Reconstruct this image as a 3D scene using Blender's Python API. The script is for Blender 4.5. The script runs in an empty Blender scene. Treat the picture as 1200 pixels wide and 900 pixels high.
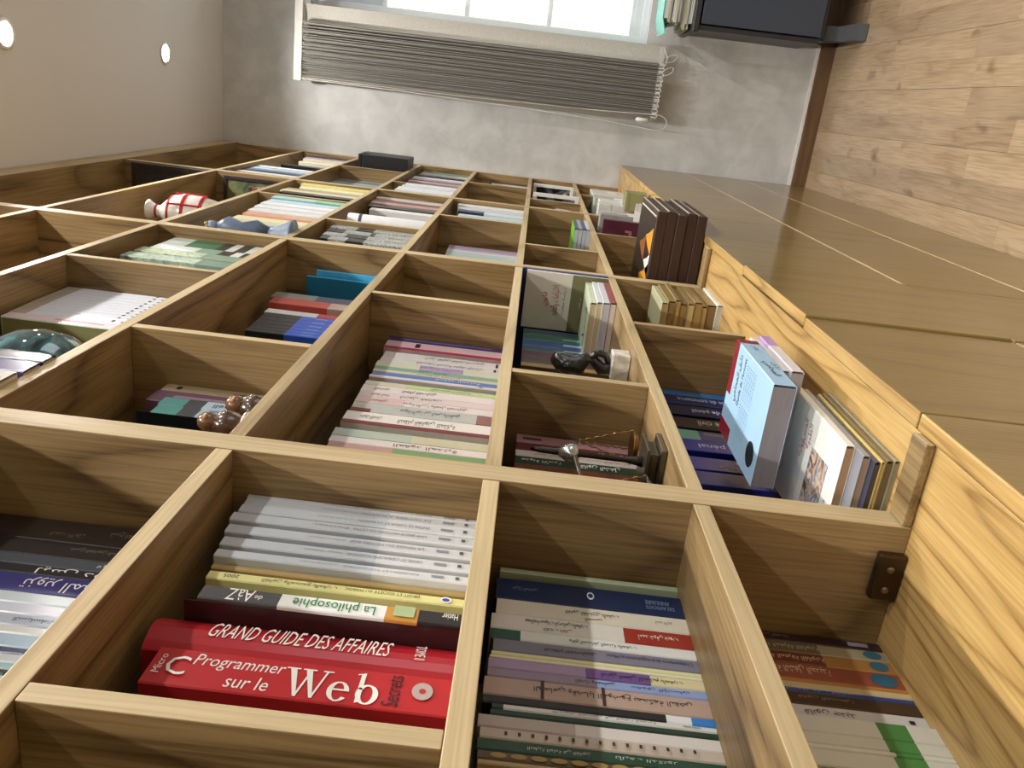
import bpy, bmesh, math, random
from mathutils import Matrix, Vector
random.seed(7)
S = bpy.context.scene
C = S.collection

# ------------------------------------------------------------------ camera
# x = out of the bookcase front, y = along the bookcase, z = up (metres); the photo is rolled about 90 degrees
F = 960.0
R_ = Vector((0.11233612, 0.03329294, -0.99311237))     # image right
U_ = Vector((0.93739226, 0.32802399, 0.11702995))      # image up
D_ = Vector((-0.32966096, 0.94408254, -0.00564040))    # look
CAM = Vector((0.40, 0.0, 1.45))
cd = bpy.data.cameras.new('camera'); cam = bpy.data.objects.new('camera', cd); C.objects.link(cam)
cd.sensor_width = 36.0; cd.lens = F / 1200 * 36; cd.clip_start = 0.01
cam.matrix_world = Matrix(((R_.x, U_.x, -D_.x, CAM.x), (R_.y, U_.y, -D_.y, CAM.y), (R_.z, U_.z, -D_.z, CAM.z), (0, 0, 0, 1)))
S.camera = cam
def at(u, v, x=None, y=None, z=None):
    r = D_ + R_ * ((u - 600) / F) - U_ * ((v - 450) / F)
    if x is not None: t = (x - CAM.x) / r.x
    elif y is not None: t = (y - CAM.y) / r.y
    else: t = (z - CAM.z) / r.z
    return CAM + r * t

# ------------------------------------------------------------------ world, daylight, exposure
S.view_settings.view_transform = 'Standard'; S.view_settings.look = 'None'
S.view_settings.gamma = 1.0; S.view_settings.use_curve_mapping = False
S.view_settings.exposure = -0.18
W = bpy.data.worlds.new('daylight'); S.world = W; W.use_nodes = True
bg = W.node_tree.nodes['Background']; bg.inputs[0].default_value = (0.84, 0.92, 1.0, 1); bg.inputs[1].default_value = 3.4
SPOT_ENERGY = 76.0
CEIL = 3.12
def portal(loc, rot, sx, sy):
    l = bpy.data.lights.new('window_portal', 'AREA'); l.shape = 'RECTANGLE'; l.size = sx; l.size_y = sy
    l.cycles.is_portal = True
    o = bpy.data.objects.new('window_portal', l); C.objects.link(o); o.location = loc; o.rotation_euler = rot
sl = bpy.data.lights.new('sun', 'SUN'); sl.energy = 5.0; sl.angle = 0.009; sl.color = (1.0, .95, .86)
so = bpy.data.objects.new('sun', sl); C.objects.link(so); so.rotation_euler = (math.radians(40), 0, 0)      # from behind the building, lights the facade across the street
ROOM_X = 3.3; ROOM_Y0 = -2.3; FAR = 4.53
WX0, WX1, WZ0, WZ1 = 0.725, 2.15, 0.95, 2.67          # window in the far wall
W2Y0, W2Y1, W2Z0, W2Z1 = 0.6, 2.4, 0.9, 2.45         # added window in the right hand wall, out of frame, for daylight fill
portal(((WX0 + WX1) / 2, FAR + 0.2, (WZ0 + WZ1) / 2), (math.radians(-90), 0, 0), WX1 - WX0, WZ1 - WZ0)
portal((ROOM_X + 0.2, (W2Y0 + W2Y1) / 2, (W2Z0 + W2Z1) / 2), (0, math.radians(90), 0), W2Z1 - W2Z0, W2Y1 - W2Y0)

# ------------------------------------------------------------------ materials
def lin(h):
    if not isinstance(h, str): return tuple(h)
    h = h.lstrip('#'); out = []
    for i in (0, 2, 4):
        c = int(h[i:i + 2], 16) / 255
        out.append(c / 12.92 if c <= 0.04045 else ((c + 0.055) / 1.055) ** 2.4)
    return tuple(out)
_m = {}
def nodes(name):
    m = bpy.data.materials.new(name); m.use_nodes = True
    return m, m.node_tree.nodes, m.node_tree.links, m.node_tree.nodes['Principled BSDF']
def flat(col, rough=0.45, metal=0.0, vary=0.10, scale=45, name='paint', coat=0.0, bump=0.0):
    key = (col, rough, metal, vary, scale, coat, bump)
    if key in _m: return _m[key]
    m, N, L, b = nodes(name)
    c = lin(col)
    tc = N.new('ShaderNodeTexCoord'); no = N.new('ShaderNodeTexNoise'); no.inputs['Scale'].default_value = scale; no.inputs['Detail'].default_value = 3
    L.new(tc.outputs['Object'], no.inputs['Vector'])
    mx = N.new('ShaderNodeMix'); mx.data_type = 'RGBA'
    mx.inputs[6].default_value = tuple(k * (1 - vary) for k in c) + (1,)
    mx.inputs[7].default_value = tuple(min(1, k * (1 + vary)) for k in c) + (1,)
    L.new(no.outputs['Fac'], mx.inputs[0]); L.new(mx.outputs[2], b.inputs['Base Color'])
    b.inputs['Roughness'].default_value = rough; b.inputs['Metallic'].default_value = metal
    b.inputs['Coat Weight'].default_value = coat; b.inputs['Coat Roughness'].default_value = 0.15
    if bump:
        bp = N.new('ShaderNodeBump'); bp.inputs['Strength'].default_value = bump; bp.inputs['Distance'].default_value = 0.01
        L.new(no.outputs['Fac'], bp.inputs['Height']); L.new(bp.outputs[0], b.inputs['Normal'])
    _m[key] = m
    return m
def ramp(N, stops):
    r = N.new('ShaderNodeValToRGB'); e = r.color_ramp.elements
    e[0].position, e[0].color = stops[0][0], lin(stops[0][1]) + (1,)
    e[1].position, e[1].color = stops[-1][0], lin(stops[-1][1]) + (1,)
    for p, c in stops[1:-1]:
        k = e.new(p); k.color = lin(c) + (1,)
    return r
def wood(name, axis, light, mid, dark, rough=0.42, lines=15, coarse=3.4, coat=0.0, stretch=0.13, fine=0.38, vr=(0.88, 1.1), knots=False):
    m, N, L, b = nodes(name)
    tc = N.new('ShaderNodeTexCoord'); mp = N.new('ShaderNodeMapping')
    sc = [1.0, 1.0, 1.0]; sc[axis] = stretch; mp.inputs['Scale'].default_value = sc
    oi = N.new('ShaderNodeObjectInfo'); cm = N.new('ShaderNodeVectorMath'); cm.operation = 'SCALE'
    cm.inputs[0].default_value = (7.3, 5.1, 9.7); L.new(oi.outputs['Random'], cm.inputs['Scale'])
    L.new(tc.outputs['Object'], mp.inputs['Vector']); L.new(cm.outputs[0], mp.inputs['Location'])
    n1 = N.new('ShaderNodeTexNoise'); n1.inputs['Scale'].default_value = coarse; n1.inputs['Detail'].default_value = 1.5; n1.inputs['Roughness'].default_value = 0.45
    L.new(mp.outputs[0], n1.inputs['Vector'])
    mu = N.new('ShaderNodeMath'); mu.operation = 'MULTIPLY'; mu.inputs[1].default_value = lines; L.new(n1.outputs['Fac'], mu.inputs[0])
    fr = N.new('ShaderNodeMath'); fr.operation = 'FRACT'; L.new(mu.outputs[0], fr.inputs[0])
    r1 = ramp(N, [(0.0, mid), (0.2, light), (0.55, light), (0.80, mid), (0.93, dark), (1.0, mid)]); L.new(fr.outputs[0], r1.inputs[0])
    mp2 = N.new('ShaderNodeMapping'); sc2 = [1.0, 1.0, 1.0]; sc2[axis] = 0.025; mp2.inputs['Scale'].default_value = sc2
    L.new(tc.outputs['Object'], mp2.inputs['Vector']); L.new(cm.outputs[0], mp2.inputs['Location'])
    n2 = N.new('ShaderNodeTexNoise'); n2.inputs['Scale'].default_value = 260; n2.inputs['Detail'].default_value = 3; L.new(mp2.outputs[0], n2.inputs['Vector'])
    r2 = ramp(N, [(0.33, dark), (0.6, light)]); L.new(n2.outputs['Fac'], r2.inputs[0])
    mx = N.new('ShaderNodeMix'); mx.data_type = 'RGBA'; mx.inputs[0].default_value = fine
    L.new(r1.outputs[0], mx.inputs[6]); L.new(r2.outputs[0], mx.inputs[7])
    hv = N.new('ShaderNodeHueSaturation'); L.new(mx.outputs[2], hv.inputs['Color'])
    mr = N.new('ShaderNodeMapRange'); mr.inputs[3].default_value = vr[0]; mr.inputs[4].default_value = vr[1]
    L.new(oi.outputs['Random'], mr.inputs[0]); L.new(mr.outputs[0], hv.inputs['Value'])
    src = hv.outputs[0]
    if knots:
        mp3 = N.new('ShaderNodeMapping'); s3 = [1.0, 1.0, 1.0]; s3[axis] = 0.5; mp3.inputs['Scale'].default_value = s3
        L.new(tc.outputs['Object'], mp3.inputs['Vector']); L.new(cm.outputs[0], mp3.inputs['Location'])
        n3 = N.new('ShaderNodeTexNoise'); n3.inputs['Scale'].default_value = 11; n3.inputs['Detail'].default_value = 2; L.new(mp3.outputs[0], n3.inputs['Vector'])
        r3 = ramp(N, [(0.64, '#ffffff'), (0.82, '#9a8470')]); L.new(n3.outputs['Fac'], r3.inputs[0])
        m3 = N.new('ShaderNodeMix'); m3.data_type = 'RGBA'; m3.blend_type = 'MULTIPLY'; m3.inputs[0].default_value = 1.0
        L.new(src, m3.inputs[6]); L.new(r3.outputs[0], m3.inputs[7]); src = m3.outputs[2]
    L.new(src, b.inputs['Base Color'])
    b.inputs['Roughness'].default_value = rough; b.inputs['Coat Weight'].default_value = coat; b.inputs['Coat Roughness'].default_value = 0.12
    bp = N.new('ShaderNodeBump'); bp.inputs['Strength'].default_value = 0.08; bp.inputs['Distance'].default_value = 0.002
    L.new(n2.outputs['Fac'], bp.inputs['Height']); L.new(bp.outputs[0], b.inputs['Normal'])
    return m
OAK = ('#9c8259', '#816841', '#523d22')
oak_y = wood('oak_along', 1, *OAK)
oak_z = wood('oak_upright', 2, *OAK)
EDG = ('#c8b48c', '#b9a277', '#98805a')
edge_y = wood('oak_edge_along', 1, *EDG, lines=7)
edge_z = wood('oak_edge_upright', 2, *EDG, lines=7)
oak_ledge = wood('oak_ledge', 1, '#c4a266', '#b08c52', '#7f6034', rough=0.38, lines=10, coarse=9, fine=0.35, stretch=0.10)
oak_drawer = wood('oak_drawer', 2, '#8d7643', '#836c3a', '#6d582e', rough=0.34, lines=6, coarse=5, coat=0.5, fine=0.5)
oak_floor = wood('laminate', 1, '#b29a7c', '#a78d6d', '#8a7053', rough=0.34, lines=3, coarse=9, coat=0.3, stretch=0.16, fine=0.62, vr=(0.82, 1.10), knots=True)
def stucco(name, a, bcol, scale=3.2, rough=0.6):
    m, N, L, b = nodes(name)
    tc = N.new('ShaderNodeTexCoord'); n = N.new('ShaderNodeTexNoise'); n.inputs['Scale'].default_value = scale; n.inputs['Detail'].default_value = 5; n.inputs['Roughness'].default_value = 0.6; n.inputs['Distortion'].default_value = 0.35
    L.new(tc.outputs['Object'], n.inputs['Vector'])
    r = ramp(N, [(0.36, a), (0.62, bcol)]); L.new(n.outputs['Fac'], r.inputs[0]); L.new(r.outputs[0], b.inputs['Base Color'])
    b.inputs['Roughness'].default_value = rough
    n2 = N.new('ShaderNodeTexNoise'); n2.inputs['Scale'].default_value = 25; L.new(tc.outputs['Object'], n2.inputs['Vector'])
    bp = N.new('ShaderNodeBump'); bp.inputs['Strength'].default_value = 0.08; bp.inputs['Distance'].default_value = 0.01
    L.new(n2.outputs['Fac'], bp.inputs['Height']); L.new(bp.outputs[0], b.inputs['Normal'])
    return m
def emit(name, col, st):
    m, N, L, b = nodes(name); b.inputs['Base Color'].default_value = (0, 0, 0, 1)
    b.inputs['Emission Color'].default_value = col + (1,); b.inputs['Emission Strength'].default_value = st
    return m
def pane_mat():
    m, N, L, b = nodes('pane_glass'); N.remove(b)
    t = N.new('ShaderNodeBsdfTransparent'); g = N.new('ShaderNodeBsdfGlossy'); g.inputs['Roughness'].default_value = 0.02
    mx = N.new('ShaderNodeMixShader'); mx.inputs[0].default_value = 0.06
    L.new(t.outputs[0], mx.inputs[1]); L.new(g.outputs[0], mx.inputs[2]); L.new(mx.outputs[0], N['Material Output'].inputs['Surface'])
    return m
def patch_mat(name, cols, scale=30, rough=0.4, distort=1.5, det=3):
    m, N, L, b = nodes(name)
    tc = N.new('ShaderNodeTexCoord'); n = N.new('ShaderNodeTexNoise'); n.inputs['Scale'].default_value = scale; n.inputs['Detail'].default_value = det; n.inputs['Distortion'].default_value = distort
    L.new(tc.outputs['Object'], n.inputs['Vector'])
    k = len(cols); r = ramp(N, [(0.28 + 0.44 * i / (k - 1), c) for i, c in enumerate(cols)])
    r.color_ramp.interpolation = 'LINEAR'; L.new(n.outputs['Fac'], r.inputs[0]); L.new(r.outputs[0], b.inputs['Base Color'])
    b.inputs['Roughness'].default_value = rough
    return m

# ------------------------------------------------------------------ mesh helpers
def mesh(name, bm, mat, parent=None, smooth=False, mats=None):
    me = bpy.data.meshes.new(name); bm.normal_update(); bm.to_mesh(me); bm.free()
    for k in (mats or [mat]): me.materials.append(k)
    if smooth:
        for p in me.polygons: p.use_smooth = True
    o = bpy.data.objects.new(name, me); C.objects.link(o); o.parent = parent
    return o
def bx(bm, x0, x1, y0, y1, z0, z1, mi=0, bev=0.0):
    r = bmesh.ops.create_cube(bm, size=1.0); vs = r['verts']
    for v in vs:
        v.co = Vector((x0 + (v.co.x + .5) * (x1 - x0), y0 + (v.co.y + .5) * (y1 - y0), z0 + (v.co.z + .5) * (z1 - z0)))
    fs = list({f for v in vs for f in v.link_faces})
    for f in fs: f.material_index = mi
    if bev: bmesh.ops.bevel(bm, geom=list({e for v in vs for e in v.link_edges}), offset=bev, segments=2, affect='EDGES', profile=0.5)
    return bm
def box(name, x0, x1, y0, y1, z0, z1, mat, parent=None, bev=0.0):
    return mesh(name, bx(bmesh.new(), x0, x1, y0, y1, z0, z1, 0, bev), mat, parent)
def lathe(bm, prof, n=24, M=Matrix.Identity(4), mi=0, cap=True):
    rings = []
    for r, z in prof:
        rings.append([bm.verts.new(M @ Vector((r * math.cos(2 * math.pi * i / n), r * math.sin(2 * math.pi * i / n), z))) for i in range(n)])
    for a, b in zip(rings, rings[1:]):
        for i in range(n):
            f = bm.faces.new((a[i], a[(i + 1) % n], b[(i + 1) % n], b[i])); f.material_index = mi
    if cap:
        bm.faces.new(list(reversed(rings[0]))).material_index = mi
        bm.faces.new(rings[-1]).material_index = mi
    return bm
def tube(bm, pts, r, n=6, closed=False):
    pts = [Vector(p) for p in pts]; rings = []; k = len(pts)
    for i, p in enumerate(pts):
        d = (pts[(i + 1) % k] - pts[i - 1]) if (closed or 0 < i < k - 1) else (pts[1] - pts[0] if i == 0 else pts[-1] - pts[-2])
        d.normalize(); a = d.orthogonal().normalized() if i == 0 else (a - d * a.dot(d)).normalized(); b = d.cross(a)
        rr = r[i] if isinstance(r, (list, tuple)) else r
        rings.append([bm.verts.new(p + (a * math.cos(2 * math.pi * j / n) + b * math.sin(2 * math.pi * j / n)) * rr) for j in range(n)])
    rg = list(zip(rings, rings[1:])) + ([(rings[-1], rings[0])] if closed else [])
    for A, B in rg:
        for j in range(n): bm.faces.new((A[j], A[(j + 1) % n], B[(j + 1) % n], B[j]))
    if not closed:
        bm.faces.new(list(reversed(rings[0]))); bm.faces.new(rings[-1])
    return bm
def empty(name, loc=(0, 0, 0)):
    o = bpy.data.objects.new(name, None); C.objects.link(o); o.location = loc; o.empty_display_size = 0.05
    return o
LABELS = set()
def tag(o, label, cat, group=None, kind=None):
    if kind: o['kind'] = kind
    if label:
        LABELS.add(label); o['label'] = label
    if cat: o['category'] = cat
    if group: o['group'] = group
    return o
def frame(o, X, Y, Z, loc):
    o.matrix_basis = Matrix(((X[0], Y[0], Z[0], loc[0]), (X[1], Y[1], Z[1], loc[1]), (X[2], Y[2], Z[2], loc[2]), (0, 0, 0, 1)))

# ------------------------------------------------------------------ lettering (built-in font, Arabic joined by hand)
_AR = {'ا': 'FE8D2', 'أ': 'FE832', 'إ': 'FE872', 'آ': 'FE812', 'ب': 'FE8F4', 'ة': 'FE932', 'ت': 'FE954', 'ث': 'FE994', 'ج': 'FE9D4', 'ح': 'FEA14', 'خ': 'FEA54', 'د': 'FEA92', 'ذ': 'FEAB2',
       'ر': 'FEAD2', 'ز': 'FEAF2', 'س': 'FEB14', 'ش': 'FEB54', 'ص': 'FEB94', 'ض': 'FEBD4', 'ط': 'FEC14', 'ظ': 'FEC54', 'ع': 'FEC94', 'غ': 'FECD4', 'ف': 'FED14', 'ق': 'FED54', 'ك': 'FED94',
       'ل': 'FEDD4', 'م': 'FEE14', 'ن': 'FEE54', 'ه': 'FEE94', 'و': 'FEED2', 'ى': 'FEEF2', 'ي': 'FEF14'}
def shape(s):
    if not any(ch in _AR for ch in s): return s
    out = []; n = len(s); i = 0
    dual = lambda ch: ch in _AR and _AR[ch][4] == '4'
    while i < n:
        ch = s[i]
        if ch not in _AR: out.append(ch); i += 1; continue
        pj = i > 0 and dual(s[i - 1]) and not (s[i - 1] == 'ل' and False)
        if ch == 'ل' and i + 1 < n and s[i + 1] in 'اأ':
            base = 0xFEFB if s[i + 1] == 'ا' else 0xFEF7
            out.append(chr(base + (1 if pj else 0))); i += 2; continue
        base = int(_AR[ch][:4], 16)
        nj = dual(ch) and i + 1 < n and s[i + 1] in _AR
        out.append(chr(base + (3 if (pj and nj) else 2 if nj else 1 if pj else 0))); i += 1
    return ''.join(reversed(out))
_t = {}
def glyphs(s):
    """unit box vertices and faces of a line of lettering"""
    if s in _t: return _t[s]
    cu = bpy.data.curves.new('lettering', 'FONT'); cu.body = shape(s); cu.size = 1.0; cu.resolution_u = 2
    o = bpy.data.objects.new('lettering', cu); C.objects.link(o)
    me = bpy.data.meshes.new_from_object(o.evaluated_get(bpy.context.evaluated_depsgraph_get()))
    vs = [v.co.copy() for v in me.vertices]; fs = [tuple(p.vertices) for p in me.polygons]
    bpy.data.objects.remove(o); bpy.data.curves.remove(cu); bpy.data.meshes.remove(me)
    if not vs: _t[s] = ([], []); return _t[s]
    x0 = min(v.x for v in vs); x1 = max(v.x for v in vs); y0 = min(v.y for v in vs); y1 = max(v.y for v in vs)
    _t[s] = ([((v.x - x0) / (x1 - x0), (v.y - y0) / (y1 - y0)) for v in vs], fs)
    return _t[s]
def letters(s, org, right, up, w, h, mat, parent, name='lettering', shear=0.0, data=None):
    vs, fs = data or glyphs(s)
    if not vs: return None
    org, right, up = Vector(org), Vector(right), Vector(up)
    me = bpy.data.meshes.new(name)
    nrm = right.cross(up); lay_ = [0.0] * len(vs)
    if data and len(fs) > 1:
        for j, f in enumerate(fs):
            for q in f: lay_[q] = 1.5e-5 * (j % 12)
    me.from_pydata([org + nrm * lay_[j] + right * (x * w + (y - .5) * shear * h) + up * (y * h) for j, (x, y) in enumerate(vs)], [], fs)
    me.materials.append(mat); o = bpy.data.objects.new(name, me); C.objects.link(o); o.parent = parent
    return o
def quads(*polys):
    vs = []; fs = []
    for p in polys:
        k = len(vs); vs += list(p); fs.append(tuple(range(k, k + len(p))))
    return vs, fs
def arc_ring(cx, cy, rx, ry, ix, iy, a0, a1, n=22, ox=0.0):
    out = []
    for i in range(n):
        a = math.radians(a0 + (a1 - a0) * i / n); b = math.radians(a0 + (a1 - a0) * (i + 1) / n)
        out.append([(cx + rx * math.cos(a), cy + ry * math.sin(a)), (cx + rx * math.cos(b), cy + ry * math.sin(b)),
                    (cx + ox + ix * math.cos(b), cy + iy * math.sin(b)), (cx + ox + ix * math.cos(a), cy + iy * math.sin(a))])
    return out
def web_letters():
    P = []
    P += [[(.10, 1), (.30, 1), (.56, 0), (.46, 0)], [(.47, 0), (.54, 0), (.80, 1), (.74, 1)], [(.58, 1), (.78, 1), (1.04, 0), (.94, 0)], [(.95, 0), (1.02, 0), (1.30, 1), (1.24, 1)],
          [(0, .95), (.42, .95), (.42, 1), (0, 1)], [(.5, .95), (.92, .95), (.92, 1), (.5, 1)], [(1.12, .95), (1.44, .95), (1.44, 1), (1.12, 1)]]
    P += arc_ring(1.72, .33, .33, .35, .17, .30, 8, 325)
    P += [[(1.5, .36), (2.04, .36), (2.04, .42), (1.5, .42)]]
    P += [[(2.28, 0), (2.42, .06), (2.42, 1.08), (2.28, 1.04)], [(2.17, 1.02), (2.42, 1.08), (2.42, 1.04), (2.17, .98)]]
    P += arc_ring(2.58, .33, .34, .35, .17, .29, 0, 360, 26)
    vs, fs = quads(*P); return [(x / 2.92, y / 1.08) for x, y in vs], fs
INK = {'k': '#16151a', 'w': '#f2f0ea', 'r': '#a01c22', 'n': '#1b2a5c', 'g': '#1d7a34', 'o': '#c9a256', 'y': '#8a8a8c', 'b': '#6a4526', 'p': '#8b5aa8', 'a': '#4e5f9b'}
def ink(k): return flat(INK.get(k, k), 0.5, vary=0.02, name='ink')

# ------------------------------------------------------------------ books
# local frame of a book: X thickness (front cover at X = 0), Y from spine (0) to fore edge, Z height
PAGE = '#d9cfb8'
ORD = 'first second third fourth fifth sixth seventh eighth ninth tenth eleventh twelfth thirteenth fourteenth fifteenth sixteenth seventeenth eighteenth nineteenth twentieth'.split()
def book(label, t, h, d, col, bands=(), text=(), group=None, page=PAGE, rnd=0.0, rough=0.38, hard=False, cat='book', name='book', cover_text=(), patches=(), lab2=None):
    root = empty(name); tag(root, label, cat, group)
    cw = 0.0022 if hard else 0.0007
    cw = min(cw, t * 0.2)
    lip = 0.003 if hard else 0.0004
    cuts = sorted({0.0, 1.0} | {max(0, min(1, 1 - b[0])) for b in bands} | {max(0, min(1, 1 - b[1])) for b in bands})
    mats = [flat(col, rough, coat=0.25, vary=0.07, scale=30, name='cover_stock', bump=0.0)] + [flat(b[2], rough, coat=0.25, vary=0.07, scale=30, name='cover_stock') if isinstance(b[2], str) else b[2] for b in bands]
    # outer profile of the cover (front board - spine - back board), with inner offset
    k = 6 if rnd else 1
    sp = []
    ch = min(0.0012, t * 0.18)
    for i in range(k + 1):
        a = i / k
        sp.append((ch + a * (t - 2 * ch), -rnd * math.sin(math.pi * a) if rnd else 0.0))
    outer = [(0, d), (0, ch)] + sp + [(t, ch), (t, d)]
    inner = [(t - cw, d), (t - cw, cw + ch)] + [(min(max(x, cw), t - cw), y + cw) for x, y in reversed(sp)] + [(cw, cw + ch), (cw, d)]
    prof = outer + inner
    bm = bmesh.new(); rings = []
    for z in cuts: rings.append([bm.verts.new((x, y, z * h)) for x, y in prof])
    n = len(prof); no = len(outer)
    for r in range(len(cuts) - 1):
        zc = 1 - (cuts[r] + cuts[r + 1]) / 2; mi = 0
        for j, b in enumerate(bands):
            if min(b[0], b[1]) <= zc <= max(b[0], b[1]): mi = j + 1
        for i in range(n):
            f = bm.faces.new((rings[r][i], rings[r][(i + 1) % n], rings[r + 1][(i + 1) % n], rings[r + 1][i])); f.material_index = mi
    for ring, flip in ((rings[0], True), (rings[-1], False)):
        for i in range(no - 1):
            q = (ring[i], ring[i + 1], ring[n - 2 - i], ring[n - 1 - i])
            f = bm.faces.new(tuple(reversed(q)) if flip else q); f.material_index = len(bands) and (0 if not flip else 0)
    bmesh.ops.recalc_face_normals(bm, faces=bm.faces)
    mesh('cover', bm, None, root, mats=mats)
    pm = page_mat(page)
    box('page_block', cw, t - cw, 0.002 + cw + ch, d - lip, lip, h - lip, pm, root)
    dirs = {'R': ((0, 0, -1), (1, 0, 0)), 'L': ((0, 0, 1), (-1, 0, 0)), 'U': ((1, 0, 0), (0, 0, 1)), 'D': ((-1, 0, 0), (0, 0, -1))}
    for ti, tx in enumerate(text):       # (string, a, b, dir, ink, height fraction, centre fraction[, shear])
        s, a, b, dr, ik, hf, cf = tx[:7]; sh = tx[7] if len(tx) > 7 else 0.0
        rt, up = dirs[dr]; za, zb = h * (1 - a), h * (1 - b)
        yy = -0.0004 - 0.00022 * ti - (rnd * 1.0 if rnd else 0)
        if dr == 'R': o = (t * (cf - hf / 2), yy, za); w, hh = za - zb, t * hf
        elif dr == 'L': o = (t * (cf + hf / 2), yy, zb); w, hh = za - zb, t * hf
        elif dr == 'U': o = (t * (cf - hf / 2), yy, zb); w, hh = t * hf, za - zb
        else: o = (t * (cf + hf / 2), yy, za); w, hh = t * hf, za - zb
        letters(s, o, rt, up, w, hh, ink(ik), root, 'spine_lettering', sh, tx[8] if len(tx) > 8 else None)
    for (s, d0, d1, h0, h1, ik) in cover_text:      # on the front cover: distances in metres from spine and foot
        letters(s, (-0.0005, d1, h0), (0, -1, 0), (0, 0, 1), d1 - d0, h1 - h0, ink(ik), root, 'cover_lettering')
    for (d0, d1, h0, h1, cl) in patches:
        box('cover_panel', -0.0004, 0.0002, d0, d1, h0, h1, flat(cl, 0.35, coat=0.2) if isinstance(cl, str) else cl, root)
    return root
_pg = {}
def page_mat(col):
    if col in _pg: return _pg[col]
    m, N, L, b = nodes('page_edges'); c = lin(col)
    tc = N.new('ShaderNodeTexCoord'); mp = N.new('ShaderNodeMapping'); mp.inputs['Scale'].default_value = (1, 0.02, 0.02)
    L.new(tc.outputs['Object'], mp.inputs[0]); n = N.new('ShaderNodeTexNoise'); n.inputs['Scale'].default_value = 900; L.new(mp.outputs[0], n.inputs['Vector'])
    mx = N.new('ShaderNodeMix'); mx.data_type = 'RGBA'; mx.inputs[6].default_value = tuple(k * .7 for k in c) + (1,); mx.inputs[7].default_value = tuple(min(1, k * 1.1) for k in c) + (1,)
    L.new(n.outputs['Fac'], mx.inputs[0]); L.new(mx.outputs[2], b.inputs['Base Color']); b.inputs['Roughness'].default_value = 0.8
    _pg[col] = m; return m
def stand(root, x, y_near, z, lean=0.0):
    # spine out to +x, thickness along +y; lean tips the head towards +y (positive) about the near foot
    c, s = math.cos(lean), math.sin(lean)
    frame(root, (0, c, -s), (-1, 0, 0), (0, s, c), (x, y_near, z))
def lay(root, x_front, y_near, z_top, yaw=0.0):
    # front cover up, spine out to +x, head towards +y
    c, s = math.cos(yaw), math.sin(yaw)
    frame(root, (0, 0, -1), (-c, -s, 0), (-s, c, 0), (x_front, y_near, z_top))
GROUPS = {}
def row(where, xs, z0, yend, items, d=0.155, ymax=None, hfix=None):
    """items: (u, v, description, colour, options); (u, v) is the head of the spine at its far side in the photograph"""
    pts = [at(i[0], i[1], x=xs + i[4].get('dx', 0)) if i[0] is not None else None for i in items]
    ys = []
    for k, i in enumerate(items):
        ys.append(i[4]['y'] if pts[k] is None else pts[k].y)
    if ymax is not None: ys[0] = min(ys[0], ymax)
    for k in range(1, len(ys)): ys[k] = min(ys[k], ys[k - 1] - 0.0025)
    for k, i in enumerate(items):
        o = dict(i[4]); y1 = ys[k]; y0 = ys[k + 1] if k + 1 < len(ys) else yend
        t = max(0.0025, y1 - y0 - 0.0004)
        if t < .0032: print('THIN', where, k, i[2], round(t, 4))
        t = min(t, o.get('t', .05))
        h = o.get('h') or hfix or max(0.12, pts[k].z - z0)
        h = min(h, min([l - HT for l in LV + [3.04] if l - HT > z0 + .02]) - z0 - .004)
        lab = '%s, %s from far end %s' % (i[2], ORD[k], where)
        if len(lab.split()) > 16: lab = '%s, %s from far %s' % (i[2], ORD[k], where)
        if len(lab.split()) > 16: print('LONG', lab)
        r = book(lab, t, h, o.get('d', d), i[3], o.get('bands', ()), o.get('text', ()), 'books ' + where, o.get('page', PAGE), o.get('rnd', 0), o.get('rough', .38), o.get('hard', False), cover_text=o.get('ct', ()), patches=o.get('patches', ()))
        stand(r, xs + o.get('dx', 0), y1 - t, z0, o.get('lean', 0))

# ================================================================== THE SETTING
PLASTER = stucco('grey_stucco', '#c0c0bf', '#d2d2d1', 7.0)
CEILM = flat('#d9d6d2', 0.75, vary=0.03, scale=2, name='ceiling_paint')
WALLM = flat('#b4aea4', 0.75, vary=0.04, scale=2, name='wall_paint')
bm = bmesh.new()
TH = 0.16
bx(bm, -0.46, WX0, FAR, FAR + TH, 0, CEIL); bx(bm, WX1, ROOM_X + TH, FAR, FAR + TH, 0, CEIL)
bx(bm, WX0, WX1, FAR, FAR + TH, 0, WZ0); bx(bm, WX0, WX1, FAR, FAR + TH, WZ1, CEIL)
tag(mesh('wall_far', bm, PLASTER), None, None, kind='structure')
tag(box('wall_left', -0.46, -0.30, ROOM_Y0, FAR, 0, CEIL, WALLM), None, None, kind='structure')
tag(box('wall_rear', -0.46, ROOM_X + TH, ROOM_Y0 - TH, ROOM_Y0, 0, CEIL, WALLM), None, None, kind='structure')
bm = bmesh.new()
bx(bm, ROOM_X, ROOM_X + TH, ROOM_Y0, W2Y0, 0, CEIL); bx(bm, ROOM_X, ROOM_X + TH, W2Y1, FAR, 0, CEIL)
bx(bm, ROOM_X, ROOM_X + TH, W2Y0, W2Y1, 0, W2Z0); bx(bm, ROOM_X, ROOM_X + TH, W2Y0, W2Y1, W2Z1, CEIL)
tag(mesh('wall_right', bm, WALLM), None, None, kind='structure')
tag(box('ceiling', -0.46, ROOM_X + TH, ROOM_Y0 - TH, FAR + TH, CEIL, CEIL + 0.12, CEILM), None, None, kind='structure')
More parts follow.
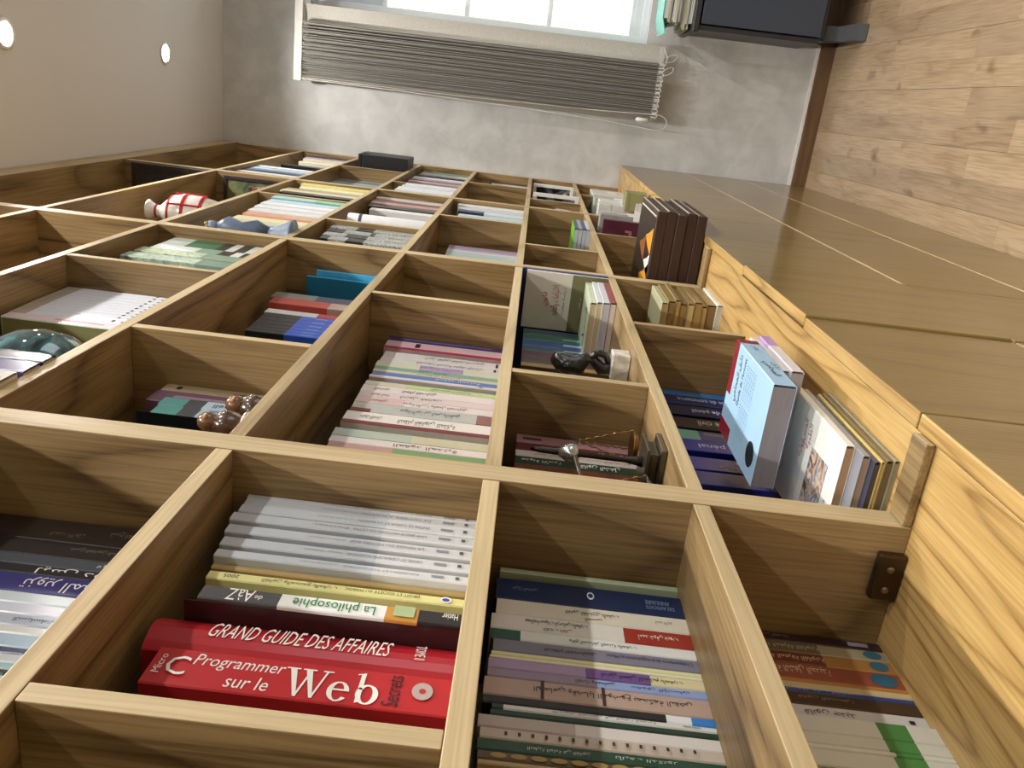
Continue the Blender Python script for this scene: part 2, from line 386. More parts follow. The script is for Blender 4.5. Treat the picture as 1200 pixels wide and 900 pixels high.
# floor: sub floor and two-strip laminate planks
fl = tag(box('floor', -0.46, ROOM_X + TH, ROOM_Y0 - TH, FAR + TH, -0.10, -0.006, flat('#5a4632', 0.8)), None, None, kind='structure')
known = {0: [3.965, 2.60], 1: [3.4, 2.2], 2: [4.013, 2.9], 3: [3.32, 2.675], 4: [3.96, 3.01], 5: [3.6, 3.02], 6: [3.75, 3.05], 7: [4.1, 2.84]}
xw = 0.0978
k = 0; x = 0.113
while x < 3.25:
    seams = list(known.get(k, []))
    if not seams: seams = [4.53 - random.uniform(.2, .9), 4.53 - random.uniform(1.2, 1.7)]
    y = seams[-1]
    while y > -1.0:
        y -= random.uniform(0.45, 1.1); seams.append(y)
    ys = [4.512] + seams + [-2.0]
    for a, b in zip(ys, ys[1:]):
        if a - b < 0.02: continue
        g = 0.0006
        box('plank', x + (g if k % 2 == 1 else 0.0002), x + xw - (g if k % 2 == 0 else 0.0002), b + 0.0004, a - 0.0004, -0.006, 0.0, oak_floor, fl)
    x += xw; k += 1
# baseboard along the far wall
bb = tag(box('baseboard_far', 0.10, ROOM_X, FAR - 0.018, FAR, 0.0, 0.072, wood('skirting_wood', 0, '#6d5138', '#5f4630', '#4b3624', rough=0.35)), None, None, kind='structure')
box('painted_strip', 0.10, ROOM_X, FAR - 0.006, FAR - 0.0005, 0.073, 0.088, flat('#e9e6e0', 0.4), bb)

# window in the far wall
FRAME = flat('#dfe6ea', 0.35, vary=0.03, name='white_frame')
def window(name, ax, lo, hi, z0, z1, pos, bars_z, bars_a, gl):
    """ax 0: spans x at y = pos; ax 1: spans y at x = pos"""
    root = tag(empty(name), None, None, kind='structure')
    def b(nm, a0, a1, zz0, zz1, t0, t1, m, par):
        return box(nm, a0, a1, pos + t0, pos + t1, zz0, zz1, m, par, 0.002) if ax == 0 else box(nm, pos + t0, pos + t1, a0, a1, zz0, zz1, m, par, 0.002)
    fw = 0.032
    for a0, a1 in ((lo, lo + fw), (hi - fw, hi)): b('window_frame', a0, a1, z0, z1, 0, .06, FRAME, root)
    for c0, c1 in ((z0, z0 + fw), (z1 - fw, z1)): b('window_frame', lo + fw, hi - fw, c0, c1, 0, .06, FRAME, root)
    zs = [gl[0]] + bars_z + [gl[1]]
    aa = [lo + fw] + bars_a + [hi - fw]
    for z in zs: b('glazing_bar', lo + fw, hi - fw, z - .012, z + .012, .012, .048, FRAME, root)
    for a in bars_a: b('glazing_bar', a - .02, a + .02, gl[0], gl[1], .01, .05, FRAME, root)
    for q0, q1 in zip(zs, zs[1:]):
        for r0, r1 in zip(aa, aa[1:]): b('pane', r0, r1, q0 + .012, q1 - .012, .028, .032, PANE, root)
    return root
PANE = pane_mat()
w1 = window('window_1', 0, WX0, WX1, WZ0, WZ1, FAR + .05, [1.455, 1.88], [1.44], (1.03, 2.305))
box('lower_rail', WX0 + .032, WX1 - .032, FAR + .055, FAR + .105, WZ0 + .032, 1.018, FRAME, w1)
for a0, a1 in ((WX0 + .032, 1.2), (1.205, WX1 - .032)):
    box('shutter_box_panel', a0, a1, FAR + .06, FAR + .10, 2.317, WZ1 - .032, flat('#c3d0dc', 0.4), w1)
window('added_window', 1, W2Y0, W2Y1, W2Z0, W2Z1, ROOM_X + .05, [1.7], [1.5], (W2Z0 + .05, W2Z1 - .05))

fc = tag(empty('neighbour_building', (1.5, 9.5, -3.2)), 'sunlit cream building facade seen through the window', 'building')
FAC = flat('#c9b898', .8, vary=.04, scale=1.5)
box('facade_wall', -7, 9, 0, .4, 0, 12, FAC, fc); box('parapet', -7.1, 9.1, -.08, .45, 12.001, 12.5, FAC, fc); box('string_course', -7, 9, -.06, -.0005, 8.2, 8.5, FAC, fc)
# ================================================================== BASE CABINETS AND LEDGE
LZ = 0.985
seams = [-0.40, 0.44, 0.868, 1.292, 1.712, 2.54, 3.615, 4.522]
who = ['nearest unit of the glossy oak base cabinets, below the frame edge', 'narrow glossy oak drawer unit just before the ledge strip by the hinge',
       'narrow glossy oak drawer unit below the pale blue book', 'narrow glossy oak drawer unit with the slightly open top drawer',
       'wide glossy oak drawer unit below the old yellowed books', 'wide glossy oak drawer unit below the dark brown slabs', 'glossy oak drawer unit against the grey far wall']
for k, (a, b) in enumerate(zip(seams, seams[1:])):
    u = empty('drawer_unit', (0, a, 0)); tag(u, who[k], 'cabinet', 'base cabinets under the ledge')
    def P(nm, *q, **kw):
        x0, x1, y0, y1, z0, z1 = q[:6]; return box(nm, x0, x1, y0 - a, y1 - a, z0, z1, q[6], u, kw.get('bev', 0))
    P('carcass', -.295, .098, a + .002, b - .002, .0005, .964, oak_y)
    for i, (z0, z1) in enumerate(((.012, .3380), (.3420, .6480), (.6520, .988))):
        dx = (.004 if (k == 3 and i == 2) else 0.0) + (0.0012 * (2 - i) if k in (3, 4, 5) else 0.0)
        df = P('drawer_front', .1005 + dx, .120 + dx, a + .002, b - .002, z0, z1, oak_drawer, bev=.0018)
        df.data.materials.append(oak_ledge if i == 2 else edge_y)  # paler upward edges: the light they catch is put into the colour
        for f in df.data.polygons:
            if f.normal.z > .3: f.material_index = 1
bm = bmesh.new(); bx(bm, -.27, .0985, -.40, 4.522, .9645, LZ, 0, .001)
tag(mesh('oak_ledge', bm, oak_ledge), 'long bright oak ledge running along the foot of the bookcase', 'ledge')

# ================================================================== BOOKCASE
bc = tag(empty('bookcase', (0, 0, LZ)), 'tall oak bookcase of open compartments covering the whole wall', 'bookcase')
def bp(nm, x0, x1, y0, y1, z0, z1, m, bev=.001):
    bm = bx(bmesh.new(), x0, x1, y0, y1, z0 - LZ, z1 - LZ, 0, bev); bm.normal_update()
    for f in bm.faces:
        if f.normal.x > .9: f.material_index = 1
    return mesh(nm, bm, None, bc, mats=[m, edge_z if m is oak_z else edge_y])
LV = [1.221, 1.455, 1.752, 2.050, 2.375, 2.682]
HT = .0095; TOPZ = 3.03; BACK = -.275
VP = [-.375, .839, 2.058, 3.262, 4.503]
for v in VP: bp('upright', BACK, 0, v - .019, v + .019, LZ + .0003, TOPZ, oak_z)
for a, b in zip(VP, VP[1:]):
    for z in LV: bp('shelf', BACK, -.0008, a + .0192, b - .0192, z - HT, z + HT, oak_y)
bp('top_board', BACK - .015, .004, -.40, 4.524, TOPZ + .0003, CEIL - .001, oak_y)
bp('back_panel', BACK - .017, BACK - .0003, -.40, 4.524, LZ + .0003, TOPZ, oak_y, 0)
for v in VP[1:4]:
    bp('ledge_strip', .0005, .100, v - .019, v + .019, LZ + .0003, LZ + .012, oak_y, .003)
DIV = [(0, 2, .43), (0, 3, .03), (0, 1, .03), (1, 4, 1.625), (1, 3, 1.218), (1, 2, 1.612), (1, 1, 1.218), (1, 0, 1.612), (1, 5, 1.218),
       (2, 4, 2.812), (2, 3, 2.435), (2, 2, 2.786), (2, 1, 2.406), (2, 0, 2.785), (3, 4, 4.005), (3, 3, 3.60), (3, 2, 3.945), (3, 1, 3.565), (3, 0, 3.97)]
for bay, lev, y in DIV:    # lev = index of the shelf that closes the compartment on top; 0 is ledge to L0
    z0 = (LV[lev - 1] + HT) if lev > 0 else LZ; z1 = LV[lev] - HT
    bp('divider', BACK, -.0012, y - .009, y + .009, z0 + .0002, z1 - .0002, oak_z)
Z = [LZ] + [l + HT for l in LV]      # Z[k]: standing height; compartment k lies below LV[k]
Z = [z + .0002 for z in Z]
# bronze hinge bracket on the upright above the ledge
hb = tag(empty('corner_bracket', (-.06, .8195, LZ)), 'small dark bronze corner bracket on the upright above the ledge', 'bracket')
BR = flat('#4a3b2a', 0.35, 0.8, name='bronze')
box('plate', -.028, .03, -.012, -.0005, .0005, .032, BR, hb, .003)
for xx in (-.014, .012):
    bm = lathe(bmesh.new(), [(.0042, 0), (.0042, .0012), (.0025, .0022)], 12, Matrix.Translation((xx, -.012, .017)) @ Matrix.Rotation(math.radians(90), 4, 'X'))
    mesh('screw', bm, flat('#8d8069', 0.3, 0.9), hb)
# ------------------------------------------------------------------ ceiling downlights
LENS = emit('lamp_lens', (1.0, .93, .82), 60)
RIM = flat('#e8e6e0', 0.3)
lights = []
for gx in (.405, 1.548):
    for gy in (3.835, 2.692, 1.549, .406, -.737, -1.88): lights.append((gx, gy))
def dl_label(gx, gy):
    if gx < .5 and gy > 3.5: return 'lit round ceiling downlight nearest the far wall'
    if gx < .5 and gy > 2.5: return 'lit round ceiling downlight at the photo edge, second from the far wall'
    return 'lit round ceiling downlight outside the picture'
for gx, gy in lights:
    r = empty('ceiling_downlight', (gx, gy, CEIL)); tag(r, dl_label(gx, gy), 'downlight', 'ceiling downlights')
    mesh('trim_ring', lathe(bmesh.new(), [(.034, -.0005), (.048, -.0005), (.047, -.007), (.036, -.005), (.034, -.002)], 28, cap=False), RIM, r, True)
    mesh('lens', lathe(bmesh.new(), [(.0335, -.004), (.0335, -.0015)], 28), LENS, r)
    l = bpy.data.lights.new('downlight_beam', 'SPOT'); l.energy = SPOT_ENERGY; l.color = (1.0, .975, .93); l.spot_size = math.radians(140); l.spot_blend = .6; l.shadow_soft_size = .03
    o = bpy.data.objects.new('downlight_beam', l); C.objects.link(o); o.parent = r; o.location = (0, 0, -.012)

# ================================================================== BOOKS, ROW BY ROW
SQ = ([(0, 0), (1, 0), (1, 1), (0, 1)], [(0, 1, 2, 3)])
def mk(a, b, col, hf=.5, cf=.5): return ('', a, b, 'R', col, hf, cf, 0.0, SQ)
def disc(n=20): return ([(.5 + .5 * math.cos(2 * math.pi * i / n), .5 + .5 * math.sin(2 * math.pi * i / n)) for i in range(n)], [tuple(range(n))])
def dk(a, b, col, hf, cf): return ('', a, b, 'R', col, hf, cf, 0.0, disc())
def autox(u, v, y): return CAM.x - CAM.x * y / at(u, v, x=0).y

# --- bay 1, on the shelf with the two red books
GREY = '#c3cad2'
def gtext(s, sub): return [(s, .50, .80, 'L', 'y', .30, .5), (sub, .33, .48, 'L', 'y', .22, .5), mk(.85, .90, '#8f949b', .26, .5), mk(.945, .96, '#55585e', .32, .5)] 
g = [('SARTRE ET L\'EXISTENTIALISME', 'Penser la liberté'), ('DE HOMERE A PLATON', 'La poésie grecque'), ('ENTRE LE COEUR ET LA RAISON', 'Le monde classique'), ('UNE BREVE HISTOIRE DE L\'ETRE', 'Penser'),
     ('LA PENSEE DU MOYEN AGE', 'et l\'ère du soupçon'), ('HEGEL ET L\'IDEALISME ALLEMAND', 'Penser l\'histoire'), ('ROUSSEAU ET TOCQUEVILLE', 'L\'invention de la démocratie moderne')]
gp = [(295.7, 574), (291, 582.7), (285.2, 589.8), (275, 599), (269.7, 613), (264, 627.5), (256, 642)]
items = [(p[0], p[1], 'pale grey philosophy paperback', GREY, dict(text=gtext(*s), dx=(-.002 if i in (4, 5) else 0), page='#8d8a80', bands=[(.62, 1.0, '#d6d8da')], t=.0165)) for i, (p, s) in enumerate(zip(gp, g))]
items += [(251, 659, 'tan paper-edged booklet', '#b79c66', dict(dx=-.008, t=.0085)),
          (247, 667.7, 'pale yellow book with Arabic and French title', '#e3df97', dict(text=[('2005', .06, .12, 'L', 'n', .42, .5), ('القانون والمجتمع بالمغرب', .21, .50, 'L', 'n', .6, .5), ('DROIT ET SOCIÉTÉ AU MAROC', .53, .82, 'L', 'k', .42, .5), dk(.90, .945, 'w', .75, .5), dk(.908, .937, '#35509c', .42, .5)], t=.0135)),
          (244, 690, 'cream booklet with brown capitals', '#d8d0ba', dict(dx=-.012, text=[('JOCERIA', .45, .75, 'L', 'b', .9, .3)], t=.006)),
          (241, 684.7, 'dark philosophy dictionary with green title', '#4b4b50', dict(dx=.010, d=.14, bands=[(.30, .705, '#e9ebe9'), (.705, .83, '#c9913f'), (.83, 1.0, '#1d1a1d')],
            text=[('AàZ', .10, .20, 'L', 'w', .9, .48), ('de', .205, .235, 'L', 'w', .35, .4), ('La philosophie', .35, .665, 'L', 'g', .85, .5), ('Hatier', .92, .98, 'L', 'w', .45, .6), mk(.735, .815, '#a9b98a', .8, .6)], patches=[(.004, .139, .0, .245, '#33181a')])),
          (191.7, 723, 'red rounded business guide with white italic title', '#b3222c', dict(dx=-.015, rnd=.008, hard=True, rough=.3, text=[('GRAND GUIDE DES AFFAIRES', .19, .78, 'R', 'w', .42, .55, .22), ('TOME II', .86, .895, 'D', 'w', .42, .55)])),
          (190, 757, 'thick red web programming book with white title', '#c02a31', dict(dx=-.010, rough=.3, d=.16, text=[('Programmer', .135, .435, 'R', 'w', .40, .70, .15), ('sur le', .265, .405, 'R', 'w', .33, .27, .1),
             ('Web', .44, .76, 'R', 'w', .80, .47, 0.0, web_letters()), ('Secrets', .775, .83, 'U', 'k', .82, .5), dk(.865, .935, '#b9a9a4', .46, .55), dk(.889, .911, '#c02a31', .14, .55),
             ('C', .055, .125, 'R', 'w', .5, .5), ('Micro', .02, .045, 'U', 'w', .5, .5)], patches=[(.02, .05, .15, .19, '#d6a92c')]))]
row('beside the red web book', -.052, Z[2], .518, items, ymax=.8185)

# --- bay 1, shelf above (left edge of the photo)
xb = -.112
def pv(v): return (0, v)
rows = [(601, 'dark brown hardback with faint gilt lines', '#2c2320', dict(hard=True, text=[('شرح القانون المدني', .55, .8, 'L', '#8a7a62', .3, .6), ('الجزء الأول', .3, .45, 'L', '#8a7a62', .25, .3)])),
        (626.5, 'black brown hardback with scuffed edge', '#241d1c', dict(hard=True, text=[('شرح القانون المدني', .45, .7, 'L', '#8a7a62', .3, .6)])),
        (645, 'slate grey book with white Arabic signature', '#4b525c', dict(text=[('لائحة الأعمال', .62, .85, 'L', 'w', .5, .5)])),
        (657, 'near black book with white Arabic lettering', '#1a1a22', dict(text=[('ليس دفاعا عن', .40, .92, 'L', 'w', .85, .5)])),
        (668, 'violet blue book with white Arabic lettering', '#2c2a7a', dict(bands=[(.86, 1, '#b9a08a')], text=[('تزوير المحررات', .40, .84, 'L', 'w', .75, .5)])),
        (690, 'shiny white thick paperback', '#cfdfe8', dict(rough=.2, text=[('الحريات العامة', .65, .85, 'L', 'y', .35, .6)])), (703, 'shiny white lilac paperback', '#d3d8ea', dict(rough=.2)),
        (716, 'pale blue paperback with dark handwriting', '#b9c4d6', dict(text=[('السياسات العمومية', .5, .8, 'L', 'n', .45, .5)])), (730, 'pale cream glossy paperback', '#d7dcd8', dict(rough=.22)), (740, 'light blue glossy paperback', '#a9c6dc', dict(rough=.22)),
        (756, 'navy glossy paperback', '#2b3c66', dict(rough=.2)), (764, 'white glossy thin paperback', '#d0d8dc', dict(rough=.2)), (775, 'pale teal glossy paperback', '#a6cdd3', dict(rough=.2)), (783, 'black glossy paperback', '#16181c', dict(rough=.2)),
        (790, 'pale green glossy paperback', '#bcd3cb', dict(rough=.2))]
row('at lower left photo edge', xb, Z[3], .545, [(0, v, d_, c_, dict(o, h=.245)) for v, d_, c_, o in rows], ymax=.817)

# --- bay 1, shelf right of the red books
AR = ['القانون الدستوري', 'أصول القانون', 'المسطرة المدنية', 'حقوق الإنسان', 'النظام القضائي', 'مدونة الأسرة', 'قانون الشغل', 'التنظيم الإداري', 'العقود المدنية', 'المحاكم التجارية']
rows = [(586.7, 664, 'thin pale green booklet', '#aebfa0', dict(t=.008)),
        (582.7, 676, 'thick navy lawyers yearbook', '#15294f', dict(hard=True, text=[('ANNUAIRE', .80, .93, 'L', '#7f93b4', .20, .6), ('DES AVOCATS', .80, .95, 'L', '#7f93b4', .16, .35), dk(.485, .525, '#b9c3c8', .36, .55), dk(.492, .518, '#15294f', .22, .55), ('هيئة المحامين', .09, .22, 'L', '#7f93b4', .25, .5)])),
        (582.7, 700, 'ivory book with black Arabic title', '#d9d3c2', dict(text=[('القانون القضائي بالمغرب', .36, .64, 'L', 'k', .38, .6), ('الحسن', .46, .55, 'L', 'k', .25, .2), ('أحمد الأزهر', .83, .92, 'L', 'k', .3, .5)])),
        (576.5, 717, 'white book with red brown label', '#dcd9d2', dict(bands=[(.66, 1, '#9c3124')], text=[('أحمد شوقي بنيوب', .73, .93, 'L', 'w', .5, .5), ('محاكمة سنوات الرصاص بالمغرب', .17, .48, 'L', 'k', .4, .65), ('الكتاب الثاني', .26, .40, 'L', 'k', .3, .25)])),
        (577, 734.7, 'white paperback with teal corner', '#dfe2de', dict(bands=[(0, .14, '#2c5a4c')], text=[('واقع المساطر المدنية بالمغرب', .38, .71, 'L', 'k', .5, .5)])),
        (578.7, 746.7, 'grey violet book on magistrature', '#7d7a8c', dict(text=[('L\'indépendance de la magistrature au Maroc', .55, .97, 'L', 'n', .4, .6), (AR[4], .25, .5, 'L', 'k', .35, .5)])),
        (576, 761, 'thin lime cream booklet', '#dcdca4', dict()), (574, 766, 'thin cream booklet', '#e4dfc6', dict()),
        (573, 769, 'lilac and cream arbitration book', '#a993b6', dict(bands=[(.45, .75, '#6d4f8d'), (.75, 1, '#d9d0a4')], text=[('الدليل العملي للتحكيم بالمغرب', .52, .9, 'L', 'k', .6, .5)])),
        (572, 781, 'lilac blue book with Arabic title', '#8fa3cf', dict(bands=[(0, .5, '#96889a')], text=[('القضاء والمحامين', .40, .58, 'L', 'k', .55, .5), (AR[3], .65, .92, 'L', 'n', .4, .5)])),
        (568, 790.7, 'pinkish beige book with long Arabic title', '#b79d90', dict(text=[('المحامي وقضايا الموضوع بمحكمة النقض', .22, .92, 'L', 'k', .45, .6), mk(.25, .265, '#3a2420', 1, .5), mk(.52, .535, '#3a2420', 1, .5)])),
        (566.7, 812, 'black binder with white and blue label', '#17191e', dict(bands=[(.79, .90, '#e4e7ea'), (.90, 1, '#2c7fd0')])),
        (577, 822.7, 'white and dark green book', '#d9dbd6', dict(text=[('الاجتهاد الفرنسي في المادة المدنية', .27, .73, 'L', 'k', .6, .55), ('1999/2000', .85, .93, 'L', 'k', .4, .5)], bands=[(.0, .05, '#1d3b30')])), (575, 829, 'thin dark green book', '#17392b', dict()),
        (561, 834.7, 'thick white book', '#d8d2cd', dict(bands=[(0, .4, '#b9aea6')])), (563, 850, 'beige book dotted with small dark marks', '#c2b5a6', dict(text=[mk(.1 + .055 * i, .112 + .055 * i, '#3b2c28', .35, .5) for i in range(15)])),
        (560, 862.7, 'dark green book with pale Arabic title', '#17432f', dict(text=[('النظرية العامة في القانون', .2, .45, 'L', '#c9d3c4', .4, .5), ('تأليف الدكتور', .55, .8, 'L', '#c9d3c4', .4, .5)])), (560, 877, 'ornate brown gilt book', '#5d4a2c', dict(text=[dk(.05 + .08 * i, .115 + .08 * i, '#a1854a', .6, .5) for i in range(11)])),
        (560, 888, 'tan book', '#b39a70', dict())]
row('right of the red books', -.105, Z[1], .52, [(u, v, d_, c_, o) for u, v, d_, c_, o in rows], ymax=.8165)

# --- bay 1, on the ledge at the lower right
rows = [(1022, 749, 'dark plum book', '#2e1a26', dict(text=[('مدارس الفلسفة', .25, .45, 'L', '#b9a9a0', .35, .6), mk(.80, .92, '#8d8890', .5, .5)])),
        (1021, 762.8, 'grey cream book with blue emblem', '#a39a7c', dict(bands=[(0, .6, '#6a5c42')], text=[('سلسلة المعرفة القانونية', .2, .6, 'L', '#cfc5a8', .5, .5), dk(.86, .97, '#356878', .8, .5)])),
        (1026.5, 775, 'orange brown book with blue emblem', '#a9793f', dict(bands=[(0, .6, '#6a2e1c')], text=[('سلسلة المعرفة القانونية', .2, .6, 'L', '#e0c9a0', .5, .5), dk(.86, .97, '#356878', .8, .5)])),
        (1032, 788.6, 'brick red book with blue emblem', '#8f4a36', dict(text=[('مدونة الشغل الجديدة', .22, .6, 'L', '#dcc9a0', .6, .6), dk(.82, .97, '#2b5f74', .9, .45)])),
        (1043, 806.6, 'thin orange booklet', '#b27a3c', dict()), (1044.5, 811, 'thin cream and black booklet', '#c7b48a', dict()),
        (1046.8, 818, 'royal blue book with pale title', '#22407f', dict(text=[('أضواء على القانون', .3, .7, 'L', '#a9b9d9', .55, .5)])), (1052, 823.5, 'dark brown book', '#3d2b1e', dict(text=[('قانون المسطرة', .35, .65, 'L', '#a58d66', .3, .6)])),
        (1063.6, 839, 'pale grey book with Arabic title', '#c9c6c4', dict(text=[('قانون جديد', .35, .62, 'L', 'k', .5, .5), mk(.9, .93, 'k', .25, .5)])),
        (None, None, 'white book with green band', '#cfcfc2', dict(y=0.674, bands=[(.70, .85, '#3f7f3f')], dx=.006)), (None, None, 'white book with green band', '#cbcbbd', dict(y=0.65, bands=[(.70, .85, '#3f7f3f')], dx=.006)),
        (None, None, 'thin white book with green band', '#d2d2c6', dict(y=0.634, bands=[(.72, .85, '#3f7f3f')], dx=.006)), (None, None, 'white book with green band', '#cbcbbd', dict(y=0.628, bands=[(.70, .85, '#3f7f3f')], dx=.006)), (None, None, 'blue book', '#2f5c9c', dict(y=0.606))]
row('on the ledge at lower right', -.151, Z[0], .60, [(u, v, d_, c_, dict(o, h=.205 if k > 8 else .195)) for k, (u, v, d_, c_, o) in enumerate(rows)], d=.10, ymax=.8165)

# --- bay 2, long white row in the middle of the photo
W_ = '#e2dfe0'
rows = [(457, 393.7, 'dark violet thin book', '#3c2a63', dict(text=[mk(.1, .9, '#7f74a8', .2, .5)])), (455, 398, 'pink white book with magenta edge', '#d9bcc6', dict(text=[mk(.25, .29, '#2a1c22', .5, .6), mk(0, 1, '#b21f4d', .22, .1)])),
        (452.4, 411, 'white Arabic law paperback', W_, dict(text=[(AR[1] + ' ' + AR[0], .35, .85, 'L', 'k', .62, .5), mk(.95, .97, 'k', .58, .5)])), (447.8, 417.5, 'white Arabic law paperback', W_, dict(text=[(AR[2] + ' ' + AR[3], .3, .85, 'L', 'k', .62, .5), mk(.94, .96, 'k', .58, .5)])),
        (443, 422, 'white paperback with lime and violet stains', '#d9dcc6', dict(bands=[(.35, .7, '#b6a2c9')], text=[(AR[5], .35, .7, 'L', 'p', .6, .5)])), (440.5, 427.6, 'teal green thin paperback', '#7fb0a0', dict(text=[(AR[6], .35, .6, 'L', 'k', .62, .5)])),
        (438.7, 431, 'cream thin paperback', '#d8d2b4', dict(text=[(AR[7], .35, .7, 'L', 'k', .62, .5)])), (437.8, 434, 'bright blue thin paperback', '#3f6fc4', dict(text=[(AR[8], .5, .85, 'L', 'w', .5, .5)])),
        (434, 437.7, 'leaning lilac white paperback', '#d9d2de', dict(t=.012, text=[mk(.85, .88, 'k', .3, .5)])), (430, 445, 'lime green leaning paperback', '#b9cf8a', dict(bands=[(0, .3, '#c9c9b4')], text=[(AR[9], .5, .8, 'L', 'g', .6, .5)])),
        (426.8, 449.6, 'white pink paperback with signature', '#e6dade', dict(text=[(AR[0], .09, .2, 'L', 'k', .62, .5), (AR[4], .3, .55, 'L', 'k', .58, .5)])), (423, 457, 'pale rose paperback with signature', '#e0ccd2', dict(text=[(AR[2], .09, .22, 'L', 'k', .62, .5), (AR[1], .3, .6, 'L', 'k', .58, .5)])),
        (419.4, 463, 'rose pink paperback with bold Arabic title', '#dcb9bd', dict(bands=[(.35, 1, '#e3d9da')], text=[('مدونة الأسرة والعمل القضائي', .34, .8, 'L', 'k', .75, .5), (AR[7], .1, .22, 'L', 'k', .58, .5)])),
        (415.8, 469.8, 'grey dotted paperback with maroon foot', '#b4b9b8', dict(bands=[(.88, 1, '#7b2330')], text=[('مدونة الأسرة بين النص والتطبيق', .34, .76, 'L', '#26505c', .6, .5), mk(0, .14, '#7b2330', .35, .15)])),
        (407.5, 480, 'shiny white book with maroon lower edge', '#e4dedd', dict(rough=.22, text=[('النظام القانوني للملكية', .36, .75, 'L', 'k', .5, .6), (AR[3], .1, .25, 'L', 'k', .35, .6), mk(0, 1, '#7b2330', .25, .12)])),
        (393.8, 500, 'sage grey glossy paperback', '#9caea0', dict(rough=.2, bands=[(.5, 1, '#b9b494')])), (389, 509, 'white pink glossy paperback', '#dccfd0', dict(rough=.22, text=[(AR[8], .4, .8, 'L', 'k', .62, .5)])), (386.4, 516.5, 'rose and green paperback', '#b98a86', dict(bands=[(.4, 1, '#5d8f4c')]))]
items = [(u, v, d_, c_, dict(o)) for u, v, d_, c_, o in rows]
row('in the long pale middle row', autox(457, 393.7, 1.600), Z[2], .985, items, ymax=1.6)

# --- bay 2, blue and black set
rows = [(324.7, 341.5, 'grey navy thin book', '#4c5670', dict(bands=[(.0, .4, '#8a8d88')])), (323, 347.5, 'pale red book', '#c4564e', dict(bands=[(.55, 1, '#c9b0a8')], d=.14)),
        (315, 361, 'white and crimson book', '#d4d6d4', dict(bands=[(.5, 1, '#b0202f')]))]
bl = [(312, 365.5), (307.5, 369.5), (303, 373.5), (298.5, 377.5), (294.5, 381), (290, 384)]
rows += [(u, v, 'black and royal blue code book', '#1b1f27', dict(bands=[(.36, 1, '#2a5bd2')], text=[mk(.5, .62, '#8fb0f0', .18, .6), mk(.68, .84, '#8fb0f0', .18, .4)])) for u, v in bl]
row('in the blue and black row', -.09, Z[3], at(286.5, 386.5, x=-.09).y, rows)
# two cyan document folders standing against the upright
for k, (yy, xx, hh, cc, nm) in enumerate([(1.995, -.078, .216, '#2f8fc0', 'dark cyan cardboard folder in front, beside the blue book row'), (2.020, -.066, .198, '#48b4e6', 'bright cyan cardboard folder behind the darker one')]):
    r = tag(empty('document_folder'), nm, 'folder', 'cyan folders')
    box('front_flap', 0, .0016, 0, .185, 0, hh, flat('#1d6f94' if k == 0 else cc, .4), r); box('back_flap', .012, .0136, 0, .185, 0, hh, flat(cc, .4), r)
    box('spine_fold', 0.0016, .012, 0, .0015, 0, hh, flat(cc, .4), r); box('paper_sheaf', .003, .0105, .004, .175, .003, hh - .004, page_mat('#cfd8dc'), r)
    stand(r, xx, yy, Z[3], 0.0)

# --- bay 2, scripting handbooks
ps = dict(bands=[(0, .19, '#5fa9a4'), (.19, .33, '#4a525c'), (.33, 1, '#c2dcef')])
rows = [(198.7, 448, 'tan book with small black emblem', '#a8977a', dict(text=[dk(.09, .13, '#1c1714', .5, .5), mk(.5, .9, '#5e4f3c', .16, .4)])), (186, 456, 'dusty mauve book', '#75586c', dict(text=[mk(.15, .55, '#a58a9a', .2, .5), mk(.72, .9, '#a58a9a', .3, .5)])),
        (195, 464.7, 'pale blue scripting handbook', '#c2dcef', dict(ps, dx=.008, text=[('PowerShell', .40, .80, 'L', 'k', .45, .45), ('du langage', .50, .75, 'L', 'n', .25, .85)])),
        (187, 473.5, 'pale blue scripting handbook with dark cover', '#c2dcef', dict(ps, dx=.008, text=[('Windows PowerShell', .40, .92, 'L', 'k', .5, .4), ('administration', .40, .65, 'L', 'n', .25, .8)], patches=[(.001, .15, .0, .21, '#17202a')]))]
row('in the scripting handbook compartment', -.088, Z[3], at(178, 482.7, x=-.08).y, rows, ymax=1.207)

# --- bay 2, green set
chk = [(.0, .22, '#b9c4be'), (.22, .5, '#2f6a48'), (.5, .6, '#1a1f1e'), (.6, .68, '#c7cdc9'), (.68, .78, '#1a1f1e'), (.78, .86, '#c7cdc9'), (.86, 1, '#2f7a4c')]
rows = [(205.5, 278, 'green black and white chequered book', '#2f6a48', dict(bands=chk)), (197, 281.5, 'green black and white chequered book', '#2f6a48', dict(bands=chk)), (187, 285, 'pale green striped book', '#cfd6d2', dict(bands=[(.4, .6, '#7f9f8c'), (.6, .72, '#1c1f1f'), (.72, .8, '#d5d9d6'), (.8, .9, '#1c1f1f'), (.9, 1, '#3c8558')])),
        (169, 288.5, 'marbled sage green book', '#8fa58f', dict(rough=.2, bands=[(0, .55, patch_mat('sage_marble', ['#6f8f7c', '#b4c4a8', '#d4cf9a'], 60))])), (153, 294, 'marbled grey green book', '#86a094', dict(rough=.2, bands=[(0, .6, patch_mat('teal_marble', ['#6a8c82', '#a9bfae', '#c7c9a4'], 60))]))]
row('in the green chequered row', autox(205.5, 278, 2.034), Z[4], 1.70, rows)

